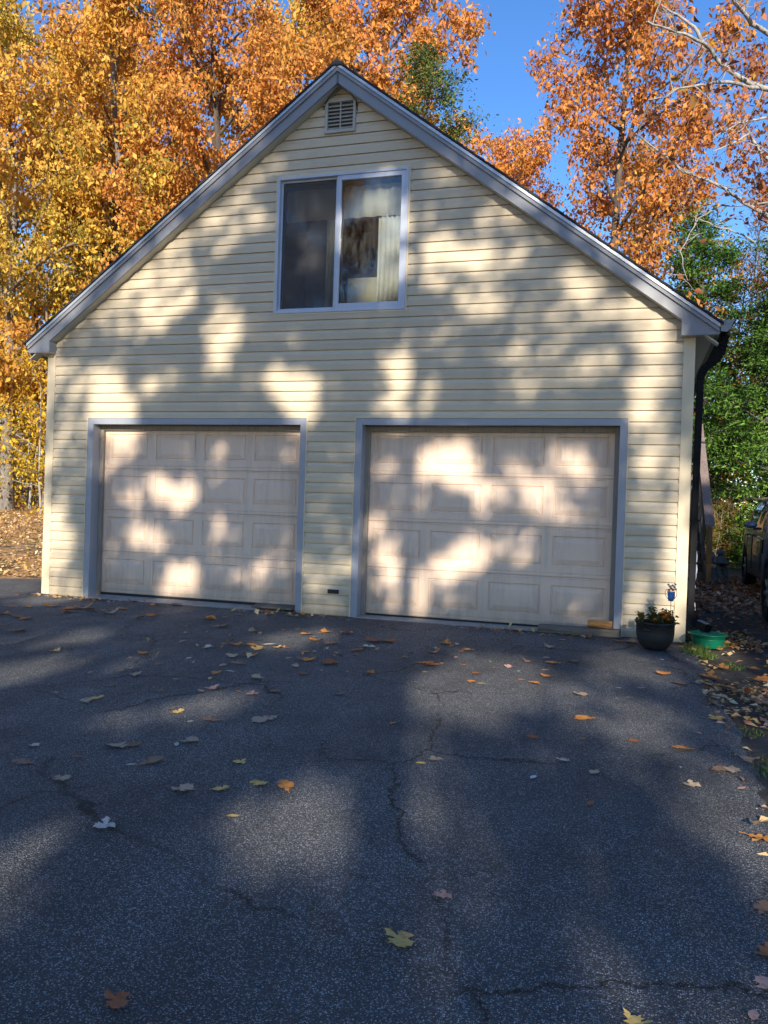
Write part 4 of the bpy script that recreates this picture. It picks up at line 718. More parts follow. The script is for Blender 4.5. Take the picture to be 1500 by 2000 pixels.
t_stem = make_tree('slender_tree', 71, 12, 5.0, 1.6, YELLOW, 1800, nl=14, sub=4, tr=.10, size=.12, barkm='bark_mid', low=.5, high=1.1)
STM = 'bare trunks in the woods left of the garage'
for i, (x, y, sc, lb) in enumerate([
        (-12.75, 14.9, 1.1, 'thick grey trunk standing left of the dark gap above the lawn'), (-11.4, 14.0, .9, 'slim pale trunk close to the left garage corner'),
        (-12.9, 17.0, 1.2, 'dark slim trunk behind the yellow saplings'), (-10.9, 16.8, 1.25, 'grey trunk rising behind the left roof corner'),
        (-14.4, 19.5, 1.3, 'faint grey trunk deep in the woods at left'), (-13.6, 13.6, 1.0, 'pale straight trunk at the left edge of the lawn'),
        (-9.2, 17.5, 1.2, 'trunk showing through leaves above the left roof corner'), (-15.6, 21.5, 1.4, 'farthest grey trunk deep in the woods at left')]):
    o = t_stem if i == 0 else copy_thing(t_stem); place(o, x, y, i * 2.3, sc, (1, .9, 1), lb, STM)
# conifers: hemlocks beside the parked cars, a spruce behind the ridge
def conifer(name, seed, h, r, pal, n, cb=.25, size=.10, **kw):
    return make_tree(name, seed, h, cb, r, pal, n, size=size, spread=(.17, .17, .06), leafm='needle', barkm='bark_dark', hang=.25, wid=.34, shape='cone', nl=46, low=-.12, high=.55, droop=.5, tr=.14, twl=.7, dense=True, **kw)
t_hem = conifer('hemlock_tree', 81, 9.6, 2.9, HEM, 46000)
HG = 'green hemlocks beside the parked cars'
place(t_hem, 10.6, 13.0, 0, 1.06, (2.0, 1.8, 1.25), 'bright green hemlock at the right edge behind the grey car', HG)
place(copy_thing(t_hem), 9.1, 15.4, 1.2, 1.08, (1.5, 1.5, 1), 'dark hemlock just right of the downspout, behind the wooden stairs', HG)
place(copy_thing(t_hem), 12.8, 15.5, 2.2, 1.0, (.7, .75, .9), 'darker hemlock behind the bright green one at the right edge', HG)
place(copy_thing(t_hem), 11.2, 17.0, 4.2, 1.05, (.9, .7, .9), 'farthest dark hemlock between the other hemlocks', HG)
t_spr = conifer('spruce_tree', 91, 13.6, 2.4, SPR, 34000)
place(t_spr, 1.15, 13.2, 0, 1.14, (1.5, 1.5, 1.2), 'olive green spruce showing over the roof right of the peak', 'spruces behind the garage')
place(copy_thing(t_spr), -5.9, 17.6, 2, .95, (.7, .75, .9), 'dark spruce half hidden by orange leaves over the left roof slope', 'spruces behind the garage')
place(copy_thing(t_spr), -9.6, 17.6, 1, 1.05, (.6, .65, .8), 'dark spruce among the golden maples, midway along the left roof slope', 'spruces behind the garage')
place(copy_thing(t_spr), -13.2, 18.2, 5, 1.0, (.6, .65, .8), 'dark spruce nearest the left edge, deep in the woods', 'spruces behind the garage')
place(copy_thing(t_spr), -3.6, 21.5, 3, 1.25, (.6, .65, .8), 'dark spruce behind the orange oaks just left of the roof peak', 'spruces behind the garage')
place(copy_thing(t_spr), -11.3, 20.5, 4, 1.2, (.7, .75, .9), 'dark spruce deep among the golden maples at left', 'spruces behind the garage')
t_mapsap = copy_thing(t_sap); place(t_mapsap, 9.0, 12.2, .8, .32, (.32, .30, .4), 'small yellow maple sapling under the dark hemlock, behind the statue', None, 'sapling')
# leafless birches at the right
t_bir = make_tree('birch_tree', 101, 14.0, 3.0, 1.9, YELLOW, 0, nl=30, sub=6, tr=.075, barkm='bark_pale', low=.8, high=1.25, twl=.7)
for i, (x, y, sc, lb) in enumerate([(11.9, 24.0, 1.0, 'bare pale birch above the hemlock, nearest the right edge'), (10.9, 27.0, 1.02, 'bare pale birch above the hemlock, left of the nearest birch'), (12.6, 29.0, 1.05, 'farthest bare birch above the hemlock at the right edge'), (3.1, 24.5, .86, 'bare thin birch rising in front of the open sky over the right roof slope'), (7.0, 25.5, .82, 'bare birch behind the russet oak')]):
    o = t_bir if i == 0 else copy_thing(t_bir); place(o, x, y, i * 2.1, sc, (1, 1, 1), lb, 'leafless birches', 'tree')
# near tree whose pale limbs reach in from the right
root = empty('oak_tree', (12.6, 4.0, -.02))
tag(root, 'nearby oak whose bare pale limbs reach in from the right edge', 'tree')
V, F = [], []; tube_np(V, F, curve(rng, (0, 0, -.2), (-.03, 0, 1), 11, 10, (-.1, 0, 0), .08), .2 * (1 - np.linspace(0, .8, 11)), 12)
t = bpy.data.objects.new('trunk', raw_mesh('trunk', V, F, M['bark_pale'])); C.objects.link(t); t.parent = root
g9 = np.random.default_rng(9); cl = []; tw_all = []
for pts, r0, r1 in NEAR:
    pts = np.array(pts) - np.array([12.6, 4.0, -.02]); V, F = [], []
    if r0 > .04: pts = np.vstack([[[-.12, 0, max(3.5, pts[0, 2] - 2.2)]], [pts[0] * .45 + np.array([-.12, 0, max(3.5, pts[0, 2] - 2.2)]) * .55 + np.array([0, 0, .4])], pts])
    k = len(pts); fine = []
    for i in range(k - 1):
        for j in range(3): fine.append(pts[i] + (pts[i + 1] - pts[i]) * j / 3 + g9.normal(0, .006, 3) * (1 if j else 0))
    fine.append(pts[-1]); fine = np.array(fine); k = len(fine)
    tube_np(V, F, fine, r0 + (r1 - r0) * np.linspace(0, 1, k) ** .8, 7)
    b = bpy.data.objects.new('limb', raw_mesh('limb', V, F, M['bark_pale'])); C.objects.link(b); b.parent = root
    for i in range(6, k, 2):
        if fine[i][0] > -2.6: pass
        d = g9.normal(0, 1, 3); d[1] *= .5; d[2] += .25; d /= np.linalg.norm(d)
        tw = curve(g9, fine[i], d, g9.uniform(.3, .8), 5, (0, 0, -.1), .45); tw_all.append(tw); cl += [tw[3], tw[5]]
V, F = [], []
for tw in tw_all:
    tube_np(V, F, tw, .008 * (1 - np.linspace(0, .7, 6)), 4)
    for _ in range(2):
        t2 = curve(g9, tw[g9.integers(1, 5)], g9.normal(0, 1, 3) / 1.7, g9.uniform(.15, .4), 3, (0, 0, 0), .4); tube_np(V, F, t2, (.004, .0035, .003, .002), 3); cl.append(t2[3])
b = bpy.data.objects.new('twigs', raw_mesh('twigs', V, F, M['bark_pale'])); C.objects.link(b); b.parent = root
me = leaves(5, np.array(cl), 420, .10, (.04, .04, .05), DULLRED + [(.5, .3, .04)], clumpvar=.3); me.materials.append(M['leaf'])
c = bpy.data.objects.new('crown', me); C.objects.link(c); c.parent = root; c.color = (1, 1, 1, 1)

# woods far behind, one mass
cl = np.stack([rng.uniform(-60, 60, 900), rng.uniform(34, 52, 900), rng.uniform(.2, 1, 900) ** 1.2 * 9.5], 1)
me = leaves(77, cl, 52000, .42, (.9, .9, .6), [(.05, .05, .015), (.20, .13, .02), (.36, .20, .03), (.10, .07, .02), (.42, .28, .03)]); me.materials.append(M['leaf'])
o = bpy.data.objects.new('distant_woods', me); C.objects.link(o); o.color = (1, 1, 1, 1); tag(o, kind='stuff')

# tall trees across the driveway: they shade the facade and the asphalt
def keep_fn(P, g_): return g_.random(len(P)) > np.clip(1 + np.log(np.clip(lit_value(P), 1e-3, .999) ** 1.25) / 3.9, 0, 1)
SH = 'trees across the driveway from the garage'
for i, (x, y, h, r, lb) in enumerate([
        (7.9, -20.0, 15.5, 3.5, 'tall oak across the driveway shading the left half of the garage'), (10.05, -20.5, 16.5, 3.6, 'tall oak across the driveway shading the right half of the garage'),
        (14.6, -20.0, 15.5, 3.4, 'tall oak across the driveway beyond the parking lane'), (9.2, -25.0, 17.5, 3.8, 'second row oak across the driveway opposite the left garage door'),
        (13.9, -25.5, 18.0, 4.0, 'second row oak across the driveway opposite the right garage door')]):
    sx = make_tree('oak_tree', 200 + i, h, 3.6, r, ORANGE, 34000, size=.19, spread=(.42, .42, .4), dense=True, clear=lambda q, x=x, y=y: lit_value(np.array([q + np.array([x, y, 0])]))[0] > .35, nl=30, sub=6, tr=.17, barkm='bark_dark', org=(x, y, 0), keep=keep_fn)
    place(sx, x, y, 0, 1, (1, 1, 1), lb, SH, z=0)
for x, y, rz, sc, lb in [(-5.0, -25.0, .5, 1.0, 'golden maple across the driveway reflected in the upstairs window'), (-11.5, -28.0, 2.0, 1.1, 'large golden maple across the driveway at the far left'), (-3.6, -31.0, 3.0, .95, 'golden maple across the driveway left of the shading oaks')]:
    place(copy_thing(t_gold), x, y, rz, sc, (1, .95, 1), lb, SH, z=0)
# ------------------------------------------------------------------ wooden stairs beside the garage
M['deck'] = wood('weathered_deck', (.085, .062, .046), (.20, .155, .12)); M['post_wood'] = wood('post_timber', (.20, .10, .035), (.36, .20, .08), 30, (10, 10, .8))
M['rail_wood'] = wood('grey_rail', (.15, .105, .085), (.30, .225, .195), 30, (10, 1, 4))
st = empty('wooden_stairs', (7.98, 7.7, 0)); tag(st, 'weathered wooden stairs with sloping handrail beside the garage wall', 'stairs')
RUN, RISE, NS = .27, .185, 12
for i in range(NS):
    MB().box(-.34, .40, i * RUN, i * RUN + .28, RISE * (i + 1) - .04, RISE * (i + 1)).build('tread', M['deck'], st, bevel=.004)
    MB().box(-.34, .40, i * RUN + .03, i * RUN + .05, RISE * i + .005, RISE * (i + 1) - .045).build('riser', M['deck'], st)
for x in (-.375, .405):
    mb = MB(); a = RISE / RUN
    vs = []
    for xx in (x, x + .035): vs += [(xx, -.02, 0), (xx, .28, 0), (xx, NS * RUN, NS * RISE - .25), (xx, NS * RUN, NS * RISE + .02), (xx, .0, .2)]
    mb.add(vs, [(0, 1, 2, 3, 4), (9, 8, 7, 6, 5)] + [(i, i + 5, (i + 1) % 5 + 5, (i + 1) % 5) for i in range(5)]); mb.build('stringer', M['deck'], st)
MB().box(.442, .532, -.11, -.02, 0, 1.05).build('post', M['post_wood'], st, bevel=.004)
MB().box(.442, .532, NS * RUN - .1, NS * RUN - .01, 0, NS * RISE + 1.0).build('post', M['post_wood'], st, bevel=.004)
def slope(name, x0, x1, za, zb, th, mat, y0=-.16, y1=NS * RUN):
    mb = MB(); vs = []
    for x in (x0, x1): vs += [(x, y0, za), (x, y1, zb), (x, y1, zb + th), (x, y0, za + th)]
    mb.add(vs, [(0, 1, 2, 3), (7, 6, 5, 4), (0, 4, 5, 1), (1, 5, 6, 2), (2, 6, 7, 3), (3, 7, 4, 0)]); return mb.build(name, mat, st, bevel=.004)
slope('handrail', .40, .56, 1.055, 1.055 + NS * RISE, .04, M['rail_wood'])
slope('rail_board', .405, .440, .86, .86 + NS * RISE, .14, M['deck'], -.02)
slope('lower_rail', .405, .440, .42, .42 + NS * RISE, .09, M['deck'], -.02)
for i in range(9): y = .25 + i * .33; MB().box(.41, .435, y, y + .035, .25 + y * .68, .9 + y * .68).build('baluster', M['deck'], st)

# ------------------------------------------------------------------ garden statue
M['stone'] = surf('statue_stone', (.22, .23, .21), .9, .25, 9, (1, 1, 1), (.07, .09, .06), .7, .003, 60)
sg = empty('garden_statue', (8.72, 8.30, 0), R(20)); tag(sg, 'weathered grey stone garden figure holding a bowl beside the stairs', 'statue')
def skin(name, verts, edges, radii, mat, parent, sub=2):
    me = bpy.data.meshes.new(name); me.from_pydata(verts, edges, []); me.materials.append(mat)
    o = bpy.data.objects.new(name, me); C.objects.link(o); o.parent = parent
    o.modifiers.new('skin', 'SKIN'); sv = me.skin_vertices[0].data
    for i, r in enumerate(radii): sv[i].radius = r if isinstance(r, tuple) else (r, r)
    sv[0].use_root = True
    s = o.modifiers.new('sub', 'SUBSURF'); s.levels = sub; s.render_levels = sub
    return o
skin('body', [(0, 0, .28), (0, -.005, .36), (0, -.01, .44), (0, -.02, .485), (0, -.03, .52), (0, -.035, .56), (0, -.03, .61),
              (-.075, -.01, .45), (-.11, -.06, .37), (-.05, -.15, .35), (.075, -.01, .45), (.11, -.06, .37), (.05, -.15, .35),
              (-.06, -.10, .27), (-.07, -.16, .14), (.06, -.10, .27), (.07, -.16, .14), (-.07, -.21, .10), (.07, -.21, .10)],
     [(0, 1), (1, 2), (2, 3), (3, 4), (4, 5), (5, 6), (2, 7), (7, 8), (8, 9), (2, 10), (10, 11), (11, 12), (0, 13), (13, 14), (0, 15), (15, 16), (14, 17), (16, 18)],
     [.085, .072, .078, .04, .035, .066, .05, .04, .03, .022, .04, .03, .022, .055, .038, .055, .038, .026, .026], M['stone'], sg)
MB().lathe([(0, 0), (.05, .004), (.10, .03), (.13, .06), (.125, .064), (.09, .035), (0, .02)], (0, -.22, .33), 20).build('bowl', M['stone'], sg, smooth=True)
mb = MB(); mb.lathe([(.0, 0), (.20, 0), (.21, .05), (.17, .12), (.14, .2), (.11, .24), (0, .25)], (0, .03, 0), 14)
mb.v = [(x * (1 + .14 * math.sin(9 * z * 7 + x * 31)), y * (1 + .12 * math.cos(x * 23 + z * 17)), z) for x, y, z in mb.v]; mb.build('rock_seat', M['stone'], sg)
mb = MB().lathe([(0, .635), (.045, .625), (.068, .59), (.07, .55), (.06, .53)], (0, -.02, 0), 14); mb.build('hair', M['stone'], sg, smooth=True)
for s_ in (-1, 1):
    MB().add([(s_ * .02, .05, .44), (s_ * .10, .10, .53), (s_ * .15, .12, .50), (s_ * .14, .12, .40), (s_ * .07, .09, .32), (s_ * .02, .05, .34), (s_ * .02, .075, .44), (s_ * .10, .125, .53), (s_ * .15, .14, .50), (s_ * .14, .14, .40), (s_ * .07, .115, .32), (s_ * .02, .075, .34)],
             [(0, 1, 2, 3, 4, 5), (11, 10, 9, 8, 7, 6)] + [(i, i + 6, (i + 1) % 6 + 6, (i + 1) % 6) for i in range(6)]).build('wing', M['stone'], sg)

# ------------------------------------------------------------------ flower pot, stake ornament, basin
M['pot'] = surf('pot_iron', (.022, .023, .024), .5, .35, 6, (1, 1, 1), (.07, .055, .04), .5, .001, 80, spec=.5)
pot = empty('flower_pot', (7.295, -.64, 0)); tag(pot, 'dark grey rounded flower pot with marigolds by the garage corner', 'flower pot')
MB().lathe([(0, .0), (.085, .0), (.10, .006), (.135, .045), (.162, .10), (.170, .15), (.172, .24), (.180, .243), (.184, .250), (.180, .258), (.168, .258), (.163, .245), (.160, .16), (.12, .06)], (0, 0, 0), 40).build('bowl', M['pot'], pot, smooth=True)
MB().lathe([(0, .228), (.10, .232), (.164, .222)], (0, 0, 0), 24).build('soil', M['dark'], pot)
MB().tube([(-.10, -.139, .20), (-.095, -.165, .197), (-.055, -.178, .195), (-.035, -.165, .193)], .009, 8).tube([(-.085, -.150, .155), (-.06, -.160, .152), (-.04, -.163, .15)], .005, 6).build('lug_handle', M['pot'], pot, smooth=True)
M['stem'] = surf('green_stem', (.035, .055, .02), .7, .3)
g3 = np.random.default_rng(3); V, F = [], []; cl = []
for i in range(34):
    a = g3.uniform(0, 6.28); rr = .15 * math.sqrt(g3.random()); h_ = g3.uniform(.05, .13) * (1.3 - rr / .2)
    pts = curve(g3, (rr * math.cos(a), rr * math.sin(a), .22), (math.cos(a) * rr * 4, math.sin(a) * rr * 4, 1), h_ + .03, 4, (0, 0, 0), .35)
    tube_np(V, F, pts, .0035 * np.ones(5), 4); cl += [pts[2], pts[3], pts[4]]
V2 = curve(g3, (-.035, 0, .22), (0, 0, 1), .16, 4, wob=.1); tube_np(V, F, V2, .004 * np.ones(5), 4); cl += [V2[3], V2[4], V2[4]]
o = bpy.data.objects.new('stems', raw_mesh('stems', V, F, M['stem'])); C.objects.link(o); o.parent = pot
me = leaves(31, np.array(cl), 900, .036, (.014, .014, .012), [(.02, .035, .012), (.05, .075, .02), (.07, .05, .02), (.04, .025, .015)], hang=.1, wid=.5); me.materials.append(M['leaf'])
o = bpy.data.objects.new('foliage', me); C.objects.link(o); o.parent = pot; o.color = (1, 1, 1, 1)
M['marigold'] = surf('marigold_petal', (.85, .25, .012), .6, .25, 60)
M['wilted'] = surf('wilted_petal', (.16, .02, .018), .7, .3, 60)
def bloom(x, y, z, r, mat, name='flower'):
    mb = MB()
    for ring, (rr, up, nn) in enumerate([(1.0, .15, 11), (.75, .40, 9), (.5, .6, 7), (.25, .75, 5)]):
        for k in range(nn):
            t = 6.283 * k / nn + ring * .4 + g3.normal(0, .1); dt = 3.1 / nn; q = r * rr * g3.uniform(.85, 1.1)
            p = lambda a_, m_, zz: (x + q * m_ * math.cos(t + a_), y + q * m_ * math.sin(t + a_), z + r * zz)
            mb.add([p(0, .1, up * .3), p(-dt, .75, up), p(-dt * .5, 1.05, up * 1.05), p(dt * .5, 1.05, up * .95), p(dt, .75, up * 1.08)], [(0, 1, 2, 3, 4)])
    mb.build(name, mat, pot)
for x, y, z, r in [(.085, -.12, .315, .040), (.115, -.09, .335, .038), (.055, -.10, .345, .034), (-.01, -.17, .285, .032), (.105, -.14, .29, .030), (.135, -.07, .31, .026), (.07, -.13, .30, .028)]: bloom(x, y, z, r, M['marigold'])
for x, y, z, r in [(-.13, -.06, .30, .018), (-.16, -.08, .275, .016), (-.03, -.08, .33, .018), (.0, -.05, .34, .015), (-.085, -.11, .272, .014)]: bloom(x, y, z, r, M['wilted'])
M['blue'] = surf('blue_enamel', (.02, .13, .36), .4, .25, 20, (1, 1, 1), (.2, .25, .3), .4, spec=.6)
M['grey_metal'] = surf('grey_metal', (.22, .23, .27), .5, .2); M['red_enamel'] = surf('red_enamel', (.34, .06, .04), .5, .3, 30)
orn = empty('stake_ornament', (7.425, -.60, .235)); tag(orn, 'small blue vase shaped ornament with flowers on a thin garden stake', 'ornament')
MB().tube([(0, 0, 0), (.002, 0, .12), (0, 0, .235)], .0028, 6).build('stake', M['rubber'], orn)
MB().lathe([(0, 0), (.018, .0), (.024, .006), (.030, .04), (.034, .08), (.036, .088), (.031, .088), (.0, .08)], (0, 0, .215), 16).build('vase', M['blue'], orn, smooth=True)
for s_ in (-1, 1): MB().tube([(s_ * .026, 0, .235), (s_ * .046, 0, .262), (s_ * .052, 0, .29), (s_ * .045, 0, .318), (s_ * .03, 0, .325)], .0035, 6).build('handle', M['blue'] if s_ > 0 else M['grey_metal'], orn, smooth=True)
def posy(x, z, r, mat):
    mb = MB()
    for k in range(6):
        t = k * 1.047; mb.lathe([(0, -.004), (r * .5, -.003), (r * .55, .0), (0, .005)], (x + r * .62 * math.cos(t), -.012, z + r * .62 * math.sin(t)), 6)
    mb.lathe([(0, -.006), (r * .4, -.004), (r * .4, .004), (0, .008)], (x, -.02, z), 8); mb.build('flower', mat, orn)
for x, z, r, k in [(-.02, .318, .014, 'red_enamel'), (.014, .322, .015, 'red_enamel'), (-.002, .335, .013, 'red_enamel'), (-.012, .352, .013, 'grey_metal'), (.026, .348, .013, 'grey_metal'), (.038, .33, .011, 'grey_metal'), (.01, .362, .012, 'grey_metal'), (-.026, .368, .010, 'grey_metal'), (.034, .372, .010, 'grey_metal')]: posy(x, z, r, M[k])
M['green'] = surf('green_plastic', (.004, .16, .085), .35, .12, 6, (1, 1, 1), (.02, .05, .03), .3, spec=.5)
bas = empty('green_basin', (7.79, -.24, 0)); tag(bas, 'round green plastic basin on the ground under the downspout', 'basin')
MB().lathe([(0, .006), (.125, .0), (.132, .008), (.150, .075), (.152, .095), (.158, .098), (.160, .112), (.172, .118), (.180, .125), (.176, .131), (.166, .130), (.156, .115), (.143, .06), (.125, .018), (0, .014)], (0, 0, 0), 40).build('bowl', M['green'], bas, smooth=True)
MB().lathe([(.150, .080), (.1545, .083), (.150, .086)], (0, 0, 0), 40).build('rim_band', M['green'], bas, smooth=True)
M['puddle'] = surf('dark_water', (.01, .025, .018), .05, .1, spec=.6)
MB().lathe([(0, .045), (.138, .045)], (0, 0, 0), 32).build('water', M['puddle'], bas)

# ------------------------------------------------------------------ planks and wood at the doors
M['plank_grey'] = wood('grey_plank', (.07, .06, .048), (.22, .18, .135), 30, (.8, 10, 10)); M['log'] = wood('split_log', (.26, .11, .03), (.52, .28, .09), 40, (1.0, 9, 9))
o = MB().box(6.17, 6.985, -.155, -.028, .002, .082).build('plank', M['plank_grey'], bevel=.012); tag(o, 'weathered grey timber lying at the foot of the right garage door', 'plank')
mb = MB(); vs = []
for i in range(9):
    x = 6.66 + .245 * i / 8
    for k in range(8):
        t = 6.283 * k / 8 + .3; rr = .047 * (1 + .12 * math.sin(k * 2.1 + i * .5)) * (1 if 0 < i < 8 else .86); vs.append((x, -.092 + rr * math.cos(t), .083 + .042 + rr * .86 * math.sin(t)))
mb.add(vs, [(8 * i + k, 8 * i + (k + 1) % 8, 8 * i + 8 + (k + 1) % 8, 8 * i + 8 + k) for i in range(8) for k in range(8)] + [tuple(range(8)), tuple(range(71, 63, -1))])
tag(mb.build('wood_chunk', M['log'], bevel=.006), 'orange brown chunk of split wood resting on the grey timber', 'wood chunk')
o = MB().box(2.92, 3.418, -.09, .118, .041, .062).build('board', M['plank_grey'], bevel=.004); o.rotation_euler = (R(4), 0, 0); tag(o, 'thin grey board lying by the right foot of the left garage door', 'board')

# ------------------------------------------------------------------ white cords on the side wall
M['white'] = surf('white_plastic', (.74, .76, .78), .4, .06, 8)
cd = empty('power_cord', (7.66, .2, .2)); tag(cd, 'white cord with a plug hanging low beside the downspout foot', 'cord')
MB().tube([(-.01, 0, .27), (.0, 0, .23), (.032, -.01, .16), (.036, -.01, .10), (.018, 0, .05)], .0065, 6).tube([(.005, 0, .15), (.012, 0, .10), (.012, 0, .05)], .004, 6).build('wire', M['white'], cd, smooth=True)
MB().box(.0, .034, -.02, .01, .01, .055).box(.010, .024, -.012, .004, -.02, .01).build('plug', M['white'], cd, bevel=.003)
cv = empty('cord_cover', (7.66, .35, .5)); tag(cv, 'white curled cord and white plastic cover on the wall behind the downspout', 'cover')
MB().tube([(.0, 0, .52), (.012, 0, .46), (.034, 0, .40), (.046, 0, .34), (.044, 0, .28), (.03, 0, .262), (.012, 0, .27)], [.006, .008, .010, .011, .010, .008, .005], 8).build('wire', M['white'], cd if False else cv, smooth=True)
prof_ = [(-.03, .26), (.052, .25), (.060, .20), (.052, .12), (.040, .06), (.052, -.0), (.02, .03), (-.03, .1)]
MB().prism_xz(prof_[::-1], -.01, .02).build('cover', M['white'], cv, bevel=.008)
M['pale_blue'] = surf('pale_blue_cloth', (.36, .42, .52), .8, .2, 12)
MB().prism_xz([(-.03, -.10), (.02, -.08), (.028, .02), (.0, .10), (-.03, .08)], -.004, .012).build('liner', M['pale_blue'], cv, bevel=.004)

# ------------------------------------------------------------------ parked cars
def car_paint(name, c):
    return surf(name, c, .34, .06, 5, metal=.1, spec=.5, coat=.4)
M['paint_grey'] = car_paint('grey_car_paint', (.14, .132, .122)); M['paint_blue'] = car_paint('blue_car_paint', (.03, .04, .11))
M['mirror_cap'] = surf('mirror_cap', (.12, .13, .18), .3, .05, 5, spec=.6, coat=.6); M['tyre'] = surf('tyre', (.015, .015, .016), .85, .2); M['rim'] = surf('alloy', (.42, .42, .43), .3, .1, metal=.8)  # mirror cap base colour is bluish to stand for sky reflected on it
m, n, out = new_mat('car_glass'); p = nd(n, 'ShaderNodeBsdfPrincipled'); p.inputs['Base Color'].default_value = (.012, .014, .015, 1); p.inputs['Roughness'].default_value = .04; p.inputs['Specular IOR Level'].default_value = .7; n.links.new(p.outputs[0], out.inputs[0]); M['car_glass'] = m
m, n, out = new_mat('tail_lens'); p = nd(n, 'ShaderNodeBsdfPrincipled'); p.inputs['Base Color'].default_value = (.35, .01, .01, 1); p.inputs['Roughness'].default_value = .15; n.links.new(p.outputs[0], out.inputs[0]); M['lens_red'] = m
m, n, out = new_mat('head_lens'); p = nd(n, 'ShaderNodeBsdfPrincipled'); p.inputs['Base Color'].default_value = (.6, .62, .65, 1); p.inputs['Roughness'].default_value = .1; n.links.new(p.outputs[0], out.inputs[0]); M['lens_clear'] = m
def interp(t, tab): return float(np.interp(t, [a for a, _ in tab], [b for _, b in tab]))
def car(name, label, paint, x, y, suv=True):
    """nose towards -y; x is the outer face of the wheels on the -x side, y the rear axle"""
    root = empty(name, (x + .90, y, 0)); tag(root, label, 'car', 'parked cars')
    wb = 2.68; H = 1.66 if suv else 1.46; r0 = .34
    Yf, Yr = -wb - .88, .86
    belt = lambda t: interp(t, [(Yf, .70), (Yf + .25, .86), (-wb + .55, 1.0), (-.2, 1.06), (Yr, 1.02)])
    topz = lambda t: interp(t, [(Yf, .72), (Yf + .2, .90), (-wb + .45, 1.04), (-wb + 1.15, H - .10), (-wb + 1.7, H), (-.3, H - .02), (.35, H - .12), (.62, 1.30), (Yr, 1.03)])
    hw = lambda t: interp(t, [(Yf, .52), (Yf + .12, .74), (Yf + .45, .88), (-.2, .90), (Yr - .3, .87), (Yr - .08, .74), (Yr, .60)])
    def bottom(t):
        z = interp(t, [(Yf, .34), (Yf + .3, .22), (Yr - .3, .24), (Yr, .40)])
        for wy in (-wb, 0):
            q = (r0 + .055) ** 2 - (t - wy) ** 2
            if q > 0: z = max(z, r0 + math.sqrt(q))
        return z
    def sect(t):
        b, bl, tz, w = bottom(t), belt(t), topz(t), hw(t); bl = min(bl, tz - .01); b = min(b, bl - .05)
        up = max(0, (tz - bl) / .6); rw = w - .03 - .20 * min(1, up)
        m_ = max(b + .02, .62)
        return [(w - .05, b), (w - .008, b + .03), (w, max(b + .04, m_)), (w - .012, max(b + .05, bl - .08)), (w - .035, max(b + .06, bl)), (w - .03 - .10 * min(1, up), bl + (tz - bl) * .5), (rw - .02, tz - .055 * min(1, up) - .004), (rw * .72, tz - .004), (0, tz + .012)]
    ts = sorted(set(list(np.linspace(Yf, Yr, 64)) + [wy + dq for wy in (-wb, 0) for dq in np.linspace(-.395, .395, 15)]))
    mb = MB(); k = 17; rows = []
    for t in ts:
        s_ = sect(t); ring = [(q[0], t, q[1]) for q in s_] + [(-q[0], t, q[1]) for q in s_[-2::-1]]; rows.append(ring)
    vs = [q for r_ in rows for q in r_]
    fs = [(k * i + j, k * i + j + 1, k * i + k + j + 1, k * i + k + j) for i in range(len(rows) - 1) for j in range(k - 1)]
    fs += [tuple(range(k)), tuple(range(k * (len(rows) - 1) + k - 1, k * (len(rows) - 1) - 1, -1))]
    mb.add(vs, fs); mb.build('body', paint, root, smooth=True)
    MB().box(-.80, .80, Yf + .3, Yr - .2, .20, .45).build('underbody', M['rubber'], root)
    for s_ in (-1, 1):
        for (ya, yb) in ((-wb + .95, -wb + 1.72), (-wb + 1.80, -.25), (-.17, .28)):
            mb = MB(); nn = 8; vs = []
            for i in range(nn + 1):
                t = ya + (yb - ya) * i / nn; q = sect(t); p4, p6 = Vector((q[4][0], t, q[4][1])), Vector((q[6][0], t, q[6][1])); p5 = Vector((q[5][0], t, q[5][1]))
                a = p4.lerp(p5, .10); b = p5; c_ = p5.lerp(p6, .80)
                for v_ in (a, b, c_): vs.append((s_ * (v_.x + .006), v_.y, v_.z))
            mb.add(vs, [(3 * i + j, 3 * i + 3 + j, 3 * i + 4 + j, 3 * i + 1 + j) for i in range(nn) for j in (0, 1)]); mb.build('side_window', M['car_glass'], root, smooth=True)
        for yh in (-wb + 1.62, -.38): MB().box(min(s_ * .885, s_ * .925), max(s_ * .885, s_ * .925), yh - .10, yh + .10, .93, .965).build('door_handle', M['alu_dark'], root, bevel=.01)
        for yd in (-wb + .75, -wb + 1.76, -.30): MB().tube([(s_ * .893, yd, .36), (s_ * .899, yd, .62), (s_ * .89, yd, .93)], .005, 4).build('door_seam', M['rubber'], root)
        mm = MB().lathe([(0, -.075), (.07, -.07), (.11, -.03), (.115, .02), (.08, .07), (0, .08)], (0, 0, 0), 16)
        mm.v = [(s_ * 1.02 + a * .85, -wb + .98 + b * .7, 1.13 + c_ * .72) for a, b, c_ in mm.v]; mir = mm.build('mirror', M['mirror_cap'], root, smooth=True)
        MB().box(min(s_ * .86, s_ * .98), max(s_ * .86, s_ * .98), -wb + .94, -wb + 1.0, 1.05, 1.09).build('mirror_arm', M['rubber'], root)
        tl = MB(); vs = []
        for t in np.linspace(Yr - .30, Yr - .04, 6):
            w_ = hw(t); vs += [(s_ * (w_ + .006), t, .80), (s_ * (w_ - .01 + .006), t, .98)]
        tl.add(vs, [(2 * i, 2 * i + 2, 2 * i + 3, 2 * i + 1) for i in range(5)]); tl.build('tail_light', M['lens_red'], root)
        hl = MB(); vs = []
        for t in np.linspace(Yf + .04, Yf + .45, 6): vs += [(s_ * (hw(t) + .006), t, .64), (s_ * (hw(t) + .004), t, .76)]
        hl.add(vs, [(2 * i, 2 * i + 2, 2 * i + 3, 2 * i + 1) for i in range(5)]); hl.build('headlight', M['lens_clear'], root)
